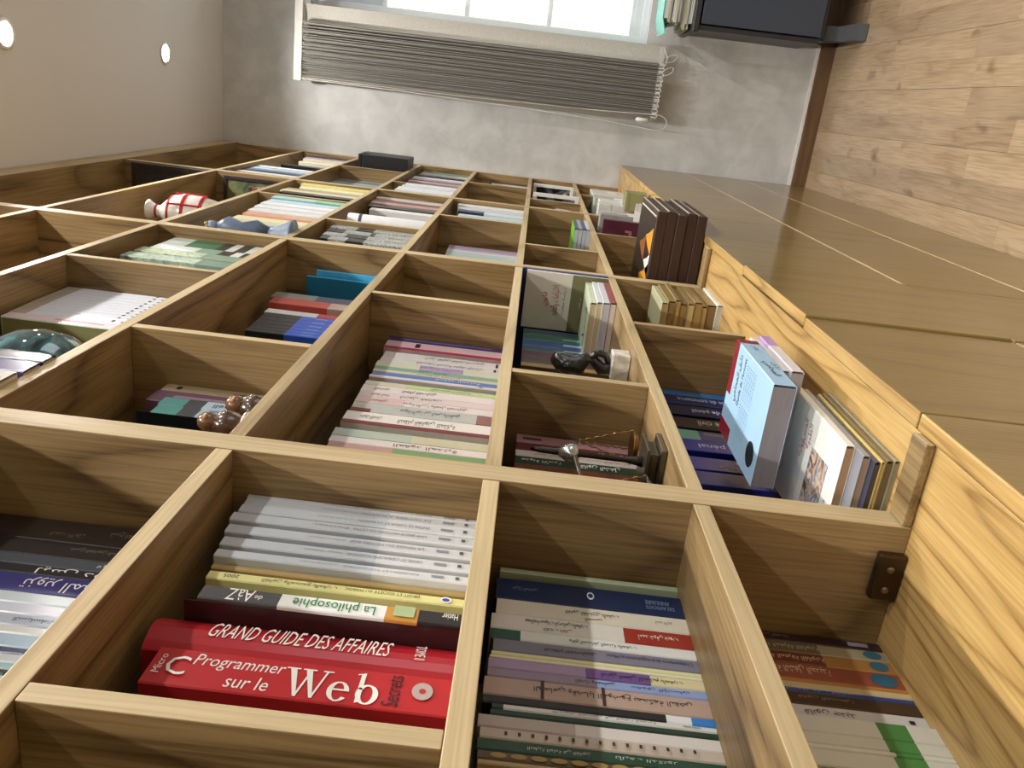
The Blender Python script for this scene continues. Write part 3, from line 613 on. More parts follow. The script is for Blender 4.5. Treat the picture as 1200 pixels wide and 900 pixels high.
# --- bay 2, white series
n = 11
rows = []
for i in range(n):
    a = i / n; u = 80 + (16 - 80) * a; v = 334 + (363 - 334) * a
    rows.append((u, v, 'slim white volume of a series', '#dfe3ee', dict(bands=[(0, .10, '#b5ab9c')], text=[dk(.60, .62, 'k', .4, .5), mk(.66, .85 - .06 * (i % 3), '#23242c', .2, .4)])))  # greyer head: shade of the shelf above painted into the cover
rows += [(12.5, 365, 'pink white volume', '#ead3dc', dict(text=[mk(.3, .6, '#c99aaa', .25, .5)])), (3, 370, 'pale mint green booklet', '#b9cdb4', dict(patches=[(.001, .15, 0, .29, '#8f8f63')]))]
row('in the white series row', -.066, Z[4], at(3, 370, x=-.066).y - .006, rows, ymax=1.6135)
# protruding books by the glass vase
for (y0, y1, x1, h_, cl, nm) in [(1.005, 1.035, .004, .25, '#20222c', 'glossy black book standing before the glass vase'), (.962, 1.000, .004, .25, '#4a3f78', 'violet book standing before the glass vase'), (.905, .950, .008, .25, '#c9c3bc', 'off-white book nearest the left photo edge, before the glass vase')]:
    r = book(nm, y1 - y0, h_, .17, cl, group='books before the glass vase', rough=.25); stand(r, x1, y0, Z[4])

# --- bay 2, below the middle row: red-brown books behind the brass scales
rows = [(597, 507, 'dusty rose book', '#a07a7c', dict(text=[mk(.05, .2, '#4a2e2e', .3, .5)])), (596, 516, 'maroon book with white lettering', '#5e2a30', dict(text=[(AR[1], .15, .35, 'L', 'w', .3, .5), (AR[3], .6, .85, 'L', 'w', .35, .5)])),
        (596, 525, 'white book with red lettering', '#cfc8c0', dict(text=[(AR[2], .15, .35, 'L', 'r', .4, .5), (AR[0] + ' ' + AR[4], .45, .9, 'L', 'r', .4, .5)])), (595, 532, 'dark green book with white lettering', '#1f3a2c', dict(text=[(AR[5], .05, .35, 'L', 'w', .5, .5), (AR[6], .5, .8, 'L', 'w', .6, .5)])),
        (594, 541, 'brick brown book', '#6b3626', dict())]
row('behind the brass scales', autox(597, 507, 1.203), Z[1], .99, rows, hfix=.195, d=.12)

# --- bay 2, far part below the middle row
r = book('large navy binder flat against the upright', .014, .212, .25, '#1b2f6e', group=None, hard=True, name='binder', cat='binder'); stand(r, .003, 2.0235, Z[1])
r = book('grey law book turned cover outward with red Arabic title', .012, .203, .145, '#c9c5ba', hard=False, patches=[(.0, .1445, .0, .088, '#6d6b4a')],
         cover_text=[('قانون', .050, .085, .142, .160, 'r'), ('الالتزامات والعقود', .030, .110, .112, .136, 'r'), ('دراسة مقارنة', .035, .105, .100, .107, 'k'), ('عبد القادر', .055, .085, .06, .066, '#c9c5ba')], page='#cfc8b4')
# the title lies across the upper cover
stand(r, .001, 2.009, Z[1])
rows = [(613, 384, 'dark teal code book', '#1f4a55', dict()), (612.5, 390, 'green code book', '#2e6a58', dict(text=[mk(.5, .85, '#8fbfa8', .25, .5)])), (612, 396, 'blue code book', '#2a5a9c', dict(text=[mk(.5, .85, '#bcd4ee', .3, .5)])), (611, 403, 'steel blue code book', '#3f5f86', dict(text=[mk(.5, .85, '#bcd4ee', .25, .5)])),
        (610, 409, 'plum code book', '#5b3a52', dict(text=[mk(.5, .85, '#b9a0b0', .25, .5)])), (609, 416, 'dark plum code book', '#43303c', dict()), (608, 423, 'tan code book', '#a98a55', dict()), (607, 427, 'dark tan code book', '#5d4a33', dict())]
row('behind the flat law book stack', autox(613, 384, 2.000), Z[1], 1.70, [(u, v, a, b, dict(o, h=.195)) for u, v, a, b, o in rows], d=.06)
zc = Z[1]
for k, (th, cl, pg, nm, xf, yn, wd) in enumerate([(.013, '#8a2f38', '#d8d2c4', 'thin red book, lowest of the flat stack beside the marble figurine', -.004, 1.775, .15), (.016, '#cfd3d9', '#c3c2c6', 'white lilac book, second up in the flat stack beside the marble figurine', -.006, 1.778, .15),
                                               (.012, '#d5dade', '#c9b48c', 'white book with yellow pages, third in the flat stack', -.008, 1.785, .15), (.014, '#c7cfb4', '#c9b48c', 'pale green book with bold letters, topmost of the flat stack', -.012, 1.79, .15)]):
    r = book(nm, th, .215, wd, cl, page=pg, group='flat law book stack', cover_text=([('ضد', .03, .12, .05, .12, 'g')] if k == 3 else [])); lay(r, xf, yn, zc + th); zc += th + .0003

# --- bay 2, ledge: blue codes standing behind the stack
rows = [(778, 456, 'thin bright blue code', '#1f6fb4', dict(dx=0)), (781, 461, 'navy code of commerce', '#17285e', dict(text=[('Code de commerce', .35, .95, 'L', '#b7c6ea', .42, .5)])), (787, 473, 'navy penal code', '#171f4c', dict(text=[('Code de pénal', .45, .95, 'L', '#cfd8f0', .5, .5)])),
        (796, 488, 'brown black civil code', '#2a2226', dict(text=[('Code de civil', .45, .95, 'L', '#d6cfc6', .5, .5)])), (803, 503, 'blue green code with pale stripe', '#3d4f8c', dict(bands=[(0, .4, '#6fae9c')], text=[('Mémento', .45, .75, 'L', 'o', .35, .6)])),
        (808, 514, 'royal blue penal code', '#2631a0', dict(text=[('Code pénal', .35, .9, 'L', '#dbe2f8', .45, .5)])), (818, 535, 'royal blue civil procedure code', '#2030a0', dict(text=[('Code de', .62, .92, 'L', '#dbe2f8', .3, .7), ('procédure civile', .45, .95, 'L', '#dbe2f8', .35, .3)])), (826, 552, 'deep blue code', '#1a2684', dict())]
row('standing behind the pale blue book', autox(778, 456, 1.598), Z[0], 1.06, [(u, v, a, b, dict(o, h=.19)) for u, v, a, b, o in rows], d=.10)
# flat stack on the ledge, bottom up: (thickness, colour, pages, front x, near y, length, width, name)
paint = patch_mat('painting', ['#3b2a22', '#7a4a36', '#c9b9a6', '#48638c', '#d6d2cc'], 28, .45, 2.0)
zc = Z[0]
stack = [(.006, '#8d8468', '#8f8770', .052, .885, .235, .15, 'grey-brown brochure, lowest of the ledge stack', {}), (.007, '#6a5a3a', '#6d5d40', .050, .888, .235, .15, 'brown brochure, second up in the ledge stack', {}),
         (.0045, '#c9b26a', '#b59b58', .047, .890, .235, .15, 'mustard booklet, third up in the ledge stack', {}), (.006, '#3b3f52', '#54483a', .045, .892, .23, .15, 'dark slate booklet, fourth up in the ledge stack', {}),
         (.009, '#8b8f98', '#a98a6c', .046, .905, .24, .16, 'glossy grey book under the white painting book', dict(rough=.15)),
         (.0115, '#ecebe6', '#b08a66', .047, .930, .235, .155, 'white book with a painting and red Arabic title on the ledge', dict(cover_text=[('المسؤولية', .020, .075, .128, .145, 'r'), ('الطبية', .02, .055, .108, .124, 'r'), ('أحمد', .01, .03, .195, .21, 'k'), ('دراسة', .085, .13, .018, .026, 'r')], patches=[(.045, .125, .036, .100, paint)])),
         (.018, '#d9d5dc', '#c9c4cc', .078, 1.120, .185, .15, 'white violet book beneath the pale blue one', dict(bands=[(0, .3, '#b58fd0')])), (.0155, '#e3e0e2', '#c9c4cc', .074, 1.130, .17, .15, 'white pamphlet beneath the pale blue book', {}),
         (.032, '#a9cfee', '#8d8a92', .080, 1.040, .215, .152, 'thick pale blue lawyers guide on top of the ledge stack',
          dict(text=[mk(0, .085, '#8a1f2e', .98, .5), ('المحامي', .52, .82, 'R', 'k', .5, .45), ('دليل', .52, .68, 'R', 'k', .25, .8), ('مصر', .16, .26, 'R', 'k', .3, .5)],
               patches=[(.0, .085, .192, .2148, '#8a1f2e'), (.128, .1515, .150, .2148, '#8a1f2e')],
               cover_text=[('دليل المحامي', .012, .085, .155, .178, 'k'), ('Guide de l\'avocat', .010, .085, .138, .150, 'k')] + [('ـ'.join(['القانون الجديد']), .015, .125, .123 - .009 * i, .127 - .009 * i, '#4a6a8c') for i in range(6)]))]
for th, cl, pg, xf, yn, ln, wd, nm, o in stack:
    r = book(nm, th, ln, wd, cl, o.get('bands', ()), o.get('text', ()), 'flat stack on the ledge', pg, rough=o.get('rough', .35), cover_text=o.get('cover_text', ()), patches=o.get('patches', ()))
    lay(r, xf, yn, zc + th); zc += th + .0004
    if 'lawyers guide' in nm:
        seal = lathe(bmesh.new(), [(.0185, 0), (.0185, .0006)], 28, Matrix.Translation((-.0006, .118, .034)) @ Matrix.Rotation(math.radians(90), 4, 'Y')); mesh('round_seal', seal, flat('#1c2226', .4), r)

# --- bay 2, ledge: flat stack of yellowed old books
zc = Z[0]
old = [(.012, '#d9d8d0', '#cfc9b8', 'white booklet, lowest of the yellowed book stack')] + [(t_, '#8f7a4e', p_, '%s yellowed old book, %s from the bottom of its stack' % (w_, ORD[i + 1])) for i, (t_, p_, w_) in enumerate(
      [(.020, '#8a6a3c', 'dark-edged'), (.012, '#b79a62', 'thin'), (.018, '#a88a52', 'frayed'), (.014, '#c2a86e', 'paler'), (.016, '#9c7c46', 'brown-edged'), (.012, '#b2965c', 'slim'), (.016, '#8f6f3e', 'worn')])] + [(.014, '#b9b894', '#a58c5a', 'sage-covered old book on top of the yellowed stack')]
for k, (th, cl, pg, nm) in enumerate(old):
    r = book(nm, th, .18, .13, cl, page=pg, group='yellowed books on the ledge', patches=([(.10, .127, .0, .03, '#c8d63a')] if k == len(old) - 1 else ()))
    lay(r, .008 - .004 * (k % 3), 1.825 + .003 * ((k * 7) % 4), zc + th, random.uniform(-.02, .02)); zc += th + .0004

# ------------------------------------------------------------------ bay 3 and 4 rows
def far_row(where, yhi, zi, yend, rows, **kw):
    xs = max(-.14, min(.0, autox(rows[0][0], rows[0][1], yhi - .002)))
    row(where, xs, Z[zi], yend, [(u, v, a, b, o) for u, v, a, b, o in rows], ymax=yhi - .002, **kw)
far_row('in the far yellow row', 3.242, 4, 2.825, [(356.5, 214, 'butter yellow book', '#e2d88c', dict()), (355, 218, 'pale yellow book', '#e6e2b8', dict()), (338, 219.5, 'grey beige book', '#a89c80', dict()), (332.7, 221, 'cream thin book', '#ddd5a8', dict()), (332, 223, 'black book', '#17171a', dict())])
far_row('in the row behind the blue statuette', 2.801, 4, 2.25, [(323.5, 228.7, 'pale teal book', '#a9d2cf', dict(bands=[(.6, 1, '#8fc7a6')])), (318, 233, 'sky blue and white book', '#b8d4ea', dict()), (311, 235.5, 'white book', '#e6e8ea', dict()), (304, 239, 'white book', '#e4e6e8', dict()), (297, 243, 'white book with dark edge', '#dfe1e2', dict()), (291, 247, 'peach book', '#d8a68a', dict()), (279.5, 251.6, 'cream book', '#e4dcb8', dict()), (269.4, 258.5, 'pale blue book', '#c4dcea', dict())])
far_row('in the row with the white roll', 3.242, 3, 2.70, [(441, 229.5, 'white grey book', '#d0d2d0', dict()), (439, 233, 'red brown thin book', '#8a4a44', dict()), (437, 235, 'pinkish grey book', '#b39a98', dict()), (434, 239, 'black book', '#18181c', dict()), (436, 243, 'white book', '#dfe1e4', dict())])
bw = patch_mat('black_white_print', ['#101214', '#101214', '#e2e6e4', '#101214', '#aebab4', '#101214'], 90, .35, 3.0)
far_row('in the black and white patterned row', 2.424, 3, 2.10, [(391.5, 263, 'black and white patterned book', '#1a1d1e', dict(bands=[(0, .3, bw), (.5, 1, bw)])), (387, 267, 'black and white patterned book', '#15181a', dict(bands=[(.2, .5, bw), (.55, 1, bw)])), (383, 271, 'black and white patterned book', '#1a1d1e', dict(bands=[(0, .25, bw), (.5, .95, bw)])), (379, 275, 'black and white patterned book', '#15181a', dict(bands=[(.1, .3, bw), (.5, 1, bw)]))])
far_row('in the far navy row', 3.242, 2, 2.80, [(538, 238, 'white book', '#dfe3e6', dict()), (538.5, 242, 'pale grey book', '#c3cace', dict()), (538, 245, 'navy and white book', '#1f2f52', dict(bands=[(.4, 1, '#cdd6e2')])), (538, 250, 'teal white book', '#b4c9cc', dict())])
far_row('in the low lilac row', 2.70, 2, 2.12, [(527, 286.5, 'grey lilac book', '#a79aae', dict(dx=0)), (526, 288.5, 'violet white book', '#b9a3cf', dict()), (525, 291, 'white book', '#d9dfe2', dict()), (524, 293.5, 'pale blue book', '#bcd3e0', dict()), (523, 296, 'pale teal book', '#b4d4d2', dict())])
far_row('in the top row by the far wall', 4.482, 5, 3.30, [(363.8, 182, 'plum book', '#4c3a55', dict()), (360, 183.5, 'lilac book', '#b9a9bc', dict()), (358, 185, 'cream book', '#d9d2b8', dict()), (353, 188.5, 'ivory book', '#e0dccb', dict()), (333, 191.5, 'black book', '#16171b', dict()), (303, 193, 'white book', '#dde1e6', dict()), (295, 194.5, 'pale blue book', '#b4c7d9', dict()), (289, 195.7, 'slate blue book', '#6a7f96', dict()), (285, 197, 'navy book', '#2c3c58', dict()), (279.5, 198.4, 'white cream book', '#dcd8cc', dict())])
far_row('in the small grey row by the black box', 3.993, 4, 3.40, [(391.5, 208, 'grey green book', '#7f8f90', dict()), (390, 209.5, 'slate book', '#65727c', dict()), (388, 211, 'pale grey book', '#a3abaa', dict()), (386, 212.5, 'blue grey book', '#8796a3', dict())])
far_row('in the striped row by the far wall', 4.482, 3, 3.615, [(497, 200, 'sage green book', '#8fa89a', dict()), (494, 202, 'white book', '#d9dcd8', dict()), (490, 204, 'violet black book', '#2c2438', dict()), (486, 206, 'white book', '#dcdce0', dict()), (483, 208, 'mauve book', '#9a8496', dict()), (480, 210.5, 'dusty rose book', '#b09a9c', dict())])
far_row('in the small white row nearer', 3.588, 3, 3.29, [(477, 214, 'white book', '#dfe3ea', dict()), (473, 216, 'pale blue white book', '#cdd8e6', dict()), (468, 218, 'white book', '#e2e4e8', dict()), (465, 220, 'white book', '#dadde2', dict())])
far_row('lying low by the far wall', 4.482, 2, 4.2, [(568, 212, 'dark purple book', '#3a2c3a', dict(h=.20)), (570, 213.5, 'white thin book', '#d9d9dc', dict(h=.19))])

# ================================================================== THINGS ON THE SHELVES
def blob(bm, c, r, seg=16, ring=10, jit=0.0, M=None):
    c = Vector(c); rr = r if isinstance(r, (tuple, list)) else (r, r, r)
    res = bmesh.ops.create_uvsphere(bm, u_segments=seg, v_segments=ring, radius=1.0)
    for v in res['verts']:
        k = 1 + (random.uniform(-jit, jit) if jit else 0)
        p = Vector((v.co.x * rr[0] * k, v.co.y * rr[1] * k, v.co.z * rr[2] * k))
        v.co = (M @ p if M else p) + c
    return bm

# white vase with red bands (bay 3, high shelf)
p = at(175, 250, x=-.045); vz = Z[5]
vs = tag(empty('painted_vase', (-.05, 2.50, vz)), 'white painted vase with red bands on a high shelf', 'vase')
hv = .215
mesh('vase_body', lathe(bmesh.new(), [(.030, 0), (.048, .006), (.058, .05), (.060, .10), (.052, .14), (.030, .165), (.018, .178), (.017, .19), (.026, .207), (.032, hv), (.028, hv), (.014, .19)], 28), flat('#e9e4dc', .25, coat=.4), vs, True)
for z0, z1, r0, r1 in ((.036, .046, .0565, .0583), (.088, .098, .0608, .0609), (.135, .143, .0535, .0515), (.186, .192, .0178, .0190)):
    mesh('red_band', lathe(bmesh.new(), [(r0, z0), (r1 + .0008, z1)], 28, cap=False), flat('#b8202a', .3), vs, True)
for k in range(5):
    a = 2 * math.pi * k / 5 + .3; bm = bmesh.new()
    tube(bm, [((.0612 - (abs(z - .085) / .085) ** 2 * .006) * math.cos(a), (.0612 - (abs(z - .085) / .085) ** 2 * .006) * math.sin(a), z) for z in (.04, .06, .08, .10, .12, .138)], .003, 6)
    mesh('red_stripe', bm, flat('#b8202a', .3), vs)

# blue-grey statuette (bay 3)
st = tag(empty('statuette', (-.016, 2.165, Z[4])), 'blue-grey draped figure statuette in front of the pale book row', 'statuette')
BG = flat('#6b7a90', .4, vary=.25, scale=60)
bm = bmesh.new(); lathe(bm, [(.045, 0), (.042, .008), (.030, .030), (.018, .055), (.014, .07)], 18); mesh('flared_base', bm, BG, st, True)
bm = bmesh.new(); tube(bm, [(0, 0, .065), (.002, .004, .10), (-.002, 0, .14), (.004, .002, .175), (0, 0, .20)], [.016, .030, .024, .030, .016], 14); mesh('draped_body', bm, flat('#4f5d74', .45, vary=.3, scale=70), st, True)
bm = bmesh.new(); blob(bm, (.002, 0, .216), (.016, .016, .019), jit=.03); mesh('head', bm, BG, st, True)
bm = bmesh.new()
for k in range(9): blob(bm, (.012 * math.cos(k * .7), .012 * math.sin(k * .7), .222 + .004 * (k % 3)), .006, 8, 6)
mesh('hair_curls', bm, flat('#8d8a6a', .6), st, True)

# teal glass vase (bay 2, left edge)
gv = tag(empty('glass_vase', (-.055, 1.105, Z[4])), 'large glossy teal glass vase at the left photo edge', 'vase')
def glass_mat():
    m, N, L, b = nodes('teal_glass'); tc = N.new('ShaderNodeTexCoord'); n = N.new('ShaderNodeTexNoise'); n.inputs['Scale'].default_value = 22; n.inputs['Distortion'].default_value = 1.5
    L.new(tc.outputs['Object'], n.inputs['Vector']); r = ramp(N, [(.35, '#12262a'), (.5, '#2a5258'), (.62, '#4f7f84'), (.72, '#7a5a4c')]); L.new(n.outputs['Fac'], r.inputs[0]); L.new(r.outputs[0], b.inputs['Base Color'])
    b.inputs['Roughness'].default_value = .06; b.inputs['Coat Weight'].default_value = 1.0; b.inputs['Coat Roughness'].default_value = .03; b.inputs['Specular IOR Level'].default_value = .8
    return m
mesh('bowl', lathe(bmesh.new(), [(.030, 0), (.045, .006), (.060, .03), (.066, .062), (.062, .095), (.048, .125), (.030, .145)], 36), glass_mat(), gv, True)
mesh('neck', lathe(bmesh.new(), [(.030, .1452), (.024, .156), (.022, .168), (.028, .178), (.024, .178), (.018, .168)], 28), flat('#c98a68', .25, coat=.5), gv, True)

# two small brown carved heads (bay 2)
BRN = flat('#47301f', .25, vary=.35, scale=50, coat=.6)
for (x, y, s, nm) in ((-.040, 1.035, 1.0, 'brown glazed carved head, the larger, before the scripting handbooks'), (-.022, .930, .95, 'small brown glazed carved bird by the shelf edge')):
    r = tag(empty('carved_figurine', (x, y, Z[3])), nm, 'figurine', 'brown carved figurines')
    bm = bmesh.new(); blob(bm, (0, 0, .0265 * s), (.019 * s, .022 * s, .024 * s), 18, 12, .05); mesh('body', bm, BRN, r, True)
    bm = bmesh.new(); blob(bm, (.004 * s, -.004 * s, .052 * s), (.013 * s, .014 * s, .014 * s), 14, 10, .05); mesh('head', bm, flat('#6f4d34', .25, vary=.4, scale=80, coat=.6), r, True)
    bm = bmesh.new(); lathe(bm, [(.014 * s, .0006), (.021 * s, .0012), (.020 * s, .006 * s), (.012 * s, .01 * s)], 18); mesh('foot', bm, flat('#b9aba0', .4), r, True)
    bm = bmesh.new(); tube(bm, [(.010 * s, -.010 * s, .054 * s), (.019 * s, -.014 * s, .050 * s)], [.005 * s, .0015 * s], 8); mesh('beak', bm, flat('#b98a68', .35), r, True)

# black twisted figure on a marble block (bay 2)
mf = tag(empty('marble_figurine', (-.045, 1.452, Z[1])), 'black twisted figure statuette on a white marble block', 'statuette')
MARB = patch_mat('marble', ['#e6e2da', '#d8d2c6', '#b9b2a4', '#e6e2da'], 25, .25)
box('marble_block', -.024, .024, -.020, .020, .0004, .034, MARB, mf, .002)
bm = bmesh.new(); tube(bm, [(-.010, 0, .034), (-.012, .002, .050), (.002, .004, .066), (.006, .0, .078), (-.008, -.004, .092), (-.012, 0, .110), (-.006, .003, .128), (0, 0, .140)], [.011, .012, .010, .011, .018, .021, .018, .011], 14)
mesh('figure', bm, flat('#191a1c', .22, vary=.4, scale=90, coat=.6, bump=.6), mf, True)
bm = bmesh.new(); tube(bm, [(.004, 0, .076), (.018, .003, .060), (.014, .004, .044), (-.002, .004, .036)], [.009, .008, .007, .006], 10); mesh('bent_leg', bm, flat('#1d1e20', .22, coat=.6), mf, True)

# brass scales (bay 2, lower)
MET = flat('#6e675c', .3, .9, vary=.2); GOLD = flat('#86683a', .3, .9, vary=.2); SILV = flat('#b9bcbc', .25, .9)
sc = tag(empty('brass_scales', (-.045, 1.02, Z[1])), 'metal balance scales with twisted gold chains on a stepped base', 'scales')
bm = bmesh.new(); bx(bm, -.032, .032, -.032, .032, .0004, .008, 0, .0015); bx(bm, -.022, .022, -.022, .022, .008, .022, 0, .0015); bx(bm, -.030, .030, -.030, .030, .022, .026, 0, .001); mesh('stepped_base', bm, MET, sc)
mesh('column', lathe(bmesh.new(), [(.008, .026), (.006, .034), (.004, .05), (.004, .11), (.009, .118), (.005, .126), (.004, .165), (.002, .178)], 14), flat('#3c3832', .35, .8), sc, True)
mesh('silver_knop', lathe(bmesh.new(), [(.004, .112), (.015, .118), (.012, .128), (.005, .140)], 16), SILV, sc, True)
bm = bmesh.new(); tube(bm, [(-.012, -.075, .108), (0, -.035, .116), (0, 0, .118), (0, .035, .116), (-.012, .075, .108)], [.002, .0035, .004, .0035, .002], 8); mesh('beam', bm, MET, sc, True)
for s in (-1, 1):
    py = s * .075
    pan = mesh('pan', lathe(bmesh.new(), [(.004, .020), (.018, .023), (.026, .031), (.0245, .031), (.017, .025), (.004, .0225)], 20, Matrix.Translation((-.012, py, 0))), GOLD if s > 0 else MET, sc, True)
    for k in range(3):
        a = 2 * math.pi * k / 3
        bm = bmesh.new(); n = 30
        ax = Vector((-.012 + .026 * math.cos(a), py + .026 * math.sin(a), .031)); tp = Vector((-.012, py, .108))
        pts = []
        for i in range(n + 1):
            q = ax.lerp(tp, i / n); pts.append(q + Vector((math.cos(i * 1.3), math.sin(i * 1.3), 0)) * .0011)
        tube(bm, pts, .0011, 5); mesh('chain', bm, GOLD, sc, True)

# ------------------------------------------------------------------ bay 3: picture, ornate panel, stack, slabs
def framed(name, label, x0, x1, z0, h, y, fw, fm, pm, th=.014, lean=.03, cat='picture frame', grp=None, extra=()):
    r = tag(empty(name), label, cat, grp); w = x1 - x0
    for a, b, c, d in ((0, w, 0, fw), (0, w, h - fw, h), (0, fw, fw, h - fw), (w - fw, w, fw, h - fw)): box('frame_rail', a, b, 0, th, c, d, fm, r, .0012)
    box('picture', fw - .001, w - fw + .001, th * .4, th * .8, fw - .001, h - fw + .001, pm, r)
    for a, b, c, d, m in extra: box('print', a, b, th * .36, th * .39, c, d, m, r)
    r.location = (x0, y, z0); r.rotation_euler = (-lean, 0, 0)
    return r
DK = flat('#2b221f', .45, vary=.3, scale=120, bump=.3)
o = framed('ornate_panel', 'dark ornate carved panel leaning in the topmost shelf', -.235, -.004, Z[6], .30, 3.215, .02, DK, flat('#332a26', .45, vary=.35, scale=150, bump=.5), lean=.0)
bm = lathe(bmesh.new(), [(.050, 0), (.050, .004), (.042, .006), (.040, .003)], 28, Matrix.Translation((.115, .004, .15)) @ Matrix.Rotation(math.radians(90), 4, 'X')); mesh('round_medallion', bm, flat('#16110f', .35), o, True)
for k in range(16):
    a = 2 * math.pi * k / 16; bm = bmesh.new(); blob(bm, (.115 + .075 * math.cos(a), .004, .15 + .075 * math.sin(a)), .006, 8, 6); mesh('carved_boss', bm, DK, o, True)
framed('landscape_picture', 'small dark framed green landscape picture standing on a high shelf', -.215, -.012, Z[5], .25, 3.215, .014, flat('#33272a', .4), patch_mat('landscape', ['#3d4a33', '#5d6a44', '#7c7a55', '#4a4f3c'], 14, .5), lean=.0)
r = tag(empty('small_box', (-.065, 3.12, Z[5])), 'small brown and white box before the landscape picture', 'box')
box('box_body', -.035, .035, -.03, .03, .0004, .10, flat('#6a4636', .5), r, .002); box('white_label', -.02, .035, -.0308, -.0302, .02, .075, flat('#e6e2dc', .5), r); box('lid', -.037, .037, -.032, .032, .1002, .112, flat('#523228', .5), r, .002)
# white paper roll (bay 3)
r = tag(empty('paper_roll', (-.035, 2.61, Z[3])), 'white paper roll standing among far books', 'paper roll')
mesh('outer_sheet', lathe(bmesh.new(), [(.030, 0), (.031, .004), (.031, .245), (.030, .25), (.022, .25), (.022, .2)], 24), flat('#e4e6ea', .4), r, True)
mesh('blue_band', lathe(bmesh.new(), [(.0314, .205), (.0314, .215)], 24, cap=False), flat('#3c4a6a', .4), r, True)
r = book('rose white book before the paper roll', .02, .245, .15, '#d9cdd0', group=None); stand(r, -.05, 2.545, Z[3])
# flat stack on the low shelf (bay 3)
zc = Z[1]
for k, (th, cl, nm) in enumerate([(.013, '#c9ced4', 'white-edged book, lowest of the flat navy stack'), (.013, '#23355c', 'navy book, second up in the flat stack'), (.013, '#8f9ba8', 'grey book, third up in the flat navy stack'), (.014, '#25365a', 'navy book with bright green cover on top of its flat stack')]):
    r = book(nm, th, .22, .16, cl, page='#b9c6cf', group='flat stack beyond the navy binder', patches=([(.0, .159, .0, .219, '#79c43a')] if k == 3 else ())); lay(r, .004, 2.80, zc + th); zc += th + .0003
# five dark brown slabs (boxed plaques) on the ledge
SL = flat('#3a271f', .4, vary=.25, scale=40); zc = .9895
fire = patch_mat('flame_print', ['#17130f', '#17130f', '#2a1c12', '#c98a24', '#e2a93c'], 9, .3, 1.2)
for k in range(5):
    nm = ['lowest of the five dark brown boxed plaques', 'second dark brown boxed plaque from the bottom', 'middle one of the five dark brown boxed plaques', 'fourth dark brown boxed plaque from the bottom', 'topmost dark brown boxed plaque with the flame picture'][k]
    r = tag(empty('boxed_plaque', (.035, 2.30, zc)), nm, 'plaque', 'dark brown boxed plaques')
    j = [0, .003, -.003, .002, 0][k]
    box('case', -.135 + j, .130 + j, -.165 + j, .165 + j, 0, .0255, SL, r, .002)
    box('pale_rim', .1302 + j, .1312 + j, -.16 + j, .16 + j, .020, .0235, flat('#c9c2b4', .4), r)
    if k == 4:
        box('picture', -.118, .113, -.148, .148, .0256, .0262, flat('#201a16', .3), r)
        box('mat_line', .1132, .117, -.150, .150, .0256, .0264, flat('#d6cfc2', .4), r)
        for (a, b, c, d, cl) in ((-.115, -.01, -.147, .0, '#d08f26'), (-.045, .015, -.1475, -.05, '#e8e4dc'), (.012, .085, -.1472, -.02, '#d9962c'), (-.02, .05, -.04, .08, '#8a4a20')):
            bm = bmesh.new(); vs_ = [bm.verts.new((x, y, .0266)) for x, y in ((a, c), (b, c), (b * .7 + a * .3, (c + d) / 2), ((a + b) / 2, d), (a * .8 + b * .2, (c + d) / 2))]; bm.faces.new(vs_); mesh('flame_print', bm, flat(cl, .35), r)
    zc += .0258

# ------------------------------------------------------------------ bay 3/4 ledge clutter
r = book('burgundy register standing behind the divider near the plaques', .03, .205, .17, '#4a1a2c', hard=True, cover_text=[('السجل', .03, .07, .10, .13, '#c99aa4'), ('سنة', .08, .11, .10, .12, '#c99aa4')]); stand(r, .045, 2.80, Z[0])
r = tag(empty('paper_bundle', (.04, 2.86, Z[0])), 'crumpled white paper bundle beside the burgundy register', 'paper')
for k in range(4):
    bm = bmesh.new(); bx(bm, -.05, .06, -.002 + .012 * k, .002 + .012 * k, .0004, .10 - .012 * k)
    bmesh.ops.subdivide_edges(bm, edges=bm.edges[:], cuts=3, use_grid_fill=True)
    for v in bm.verts: v.co.y += .006 * math.sin(v.co.x * 60 + k) * (v.co.z / .1); v.co.x += .004 * math.sin(v.co.z * 80 + k)
    mesh('sheet', bm, flat('#e2e2e0', .6), r)
for (x0, x1, y0, y1, h, cl, nm, cat) in ((-.14, .04, 2.97, 3.03, .205, '#8d8b88', 'grey archive box behind the burgundy register', 'box'), (-.15, .03, 3.10, 3.16, .19, '#b9b3ae', 'pale grey archive box before the third upright', 'box'),
                                         (-.15, .035, 3.34, 3.42, .185, '#c6c6c2', 'white archive box just past the third upright', 'box'), (-.15, .03, 3.46, 3.60, .17, '#d5d6d2', 'white document box in the middle of the far ledge bay', 'box'), (-.15, .02, 3.66, 3.78, .18, '#aeb2ae', 'grey document box beneath the leaf garland', 'box'), (-.15, .0, 4.05, 4.3, .16, '#d9dad6', 'white document box in the far ledge corner', 'box')):
    r = tag(empty('document_box', ((x0 + x1) / 2, (y0 + y1) / 2, Z[0])), nm, cat, 'document boxes on the ledge'); w = (x1 - x0) / 2; d_ = (y1 - y0) / 2
    box('box_body', -w, w, -d_, d_, .0003, h * .72, flat(cl, .5), r, .0015); box('lid', -w - .001, w + .001, -d_ - .001, d_ + .001, h * .722, h, flat(cl, .45), r, .0015); box('label_tab', w + .0012, w + .002, -d_ * .5, d_ * .5, h * .25, h * .5, flat('#f0eee8', .5), r)
r = tag(empty('leaf_garland', (.0, 3.74, Z[0] + .181)), 'artificial leaf garland lying on the grey document box', 'garland')
LEAF = flat('#3f5a3c', .5, vary=.3)
bm = bmesh.new(); tube(bm, [(-.12, -.02, .003), (-.06, .01, .005), (0, -.01, .004), (.01, .012, .004)], .0022, 6); mesh('stem', bm, LEAF, r)
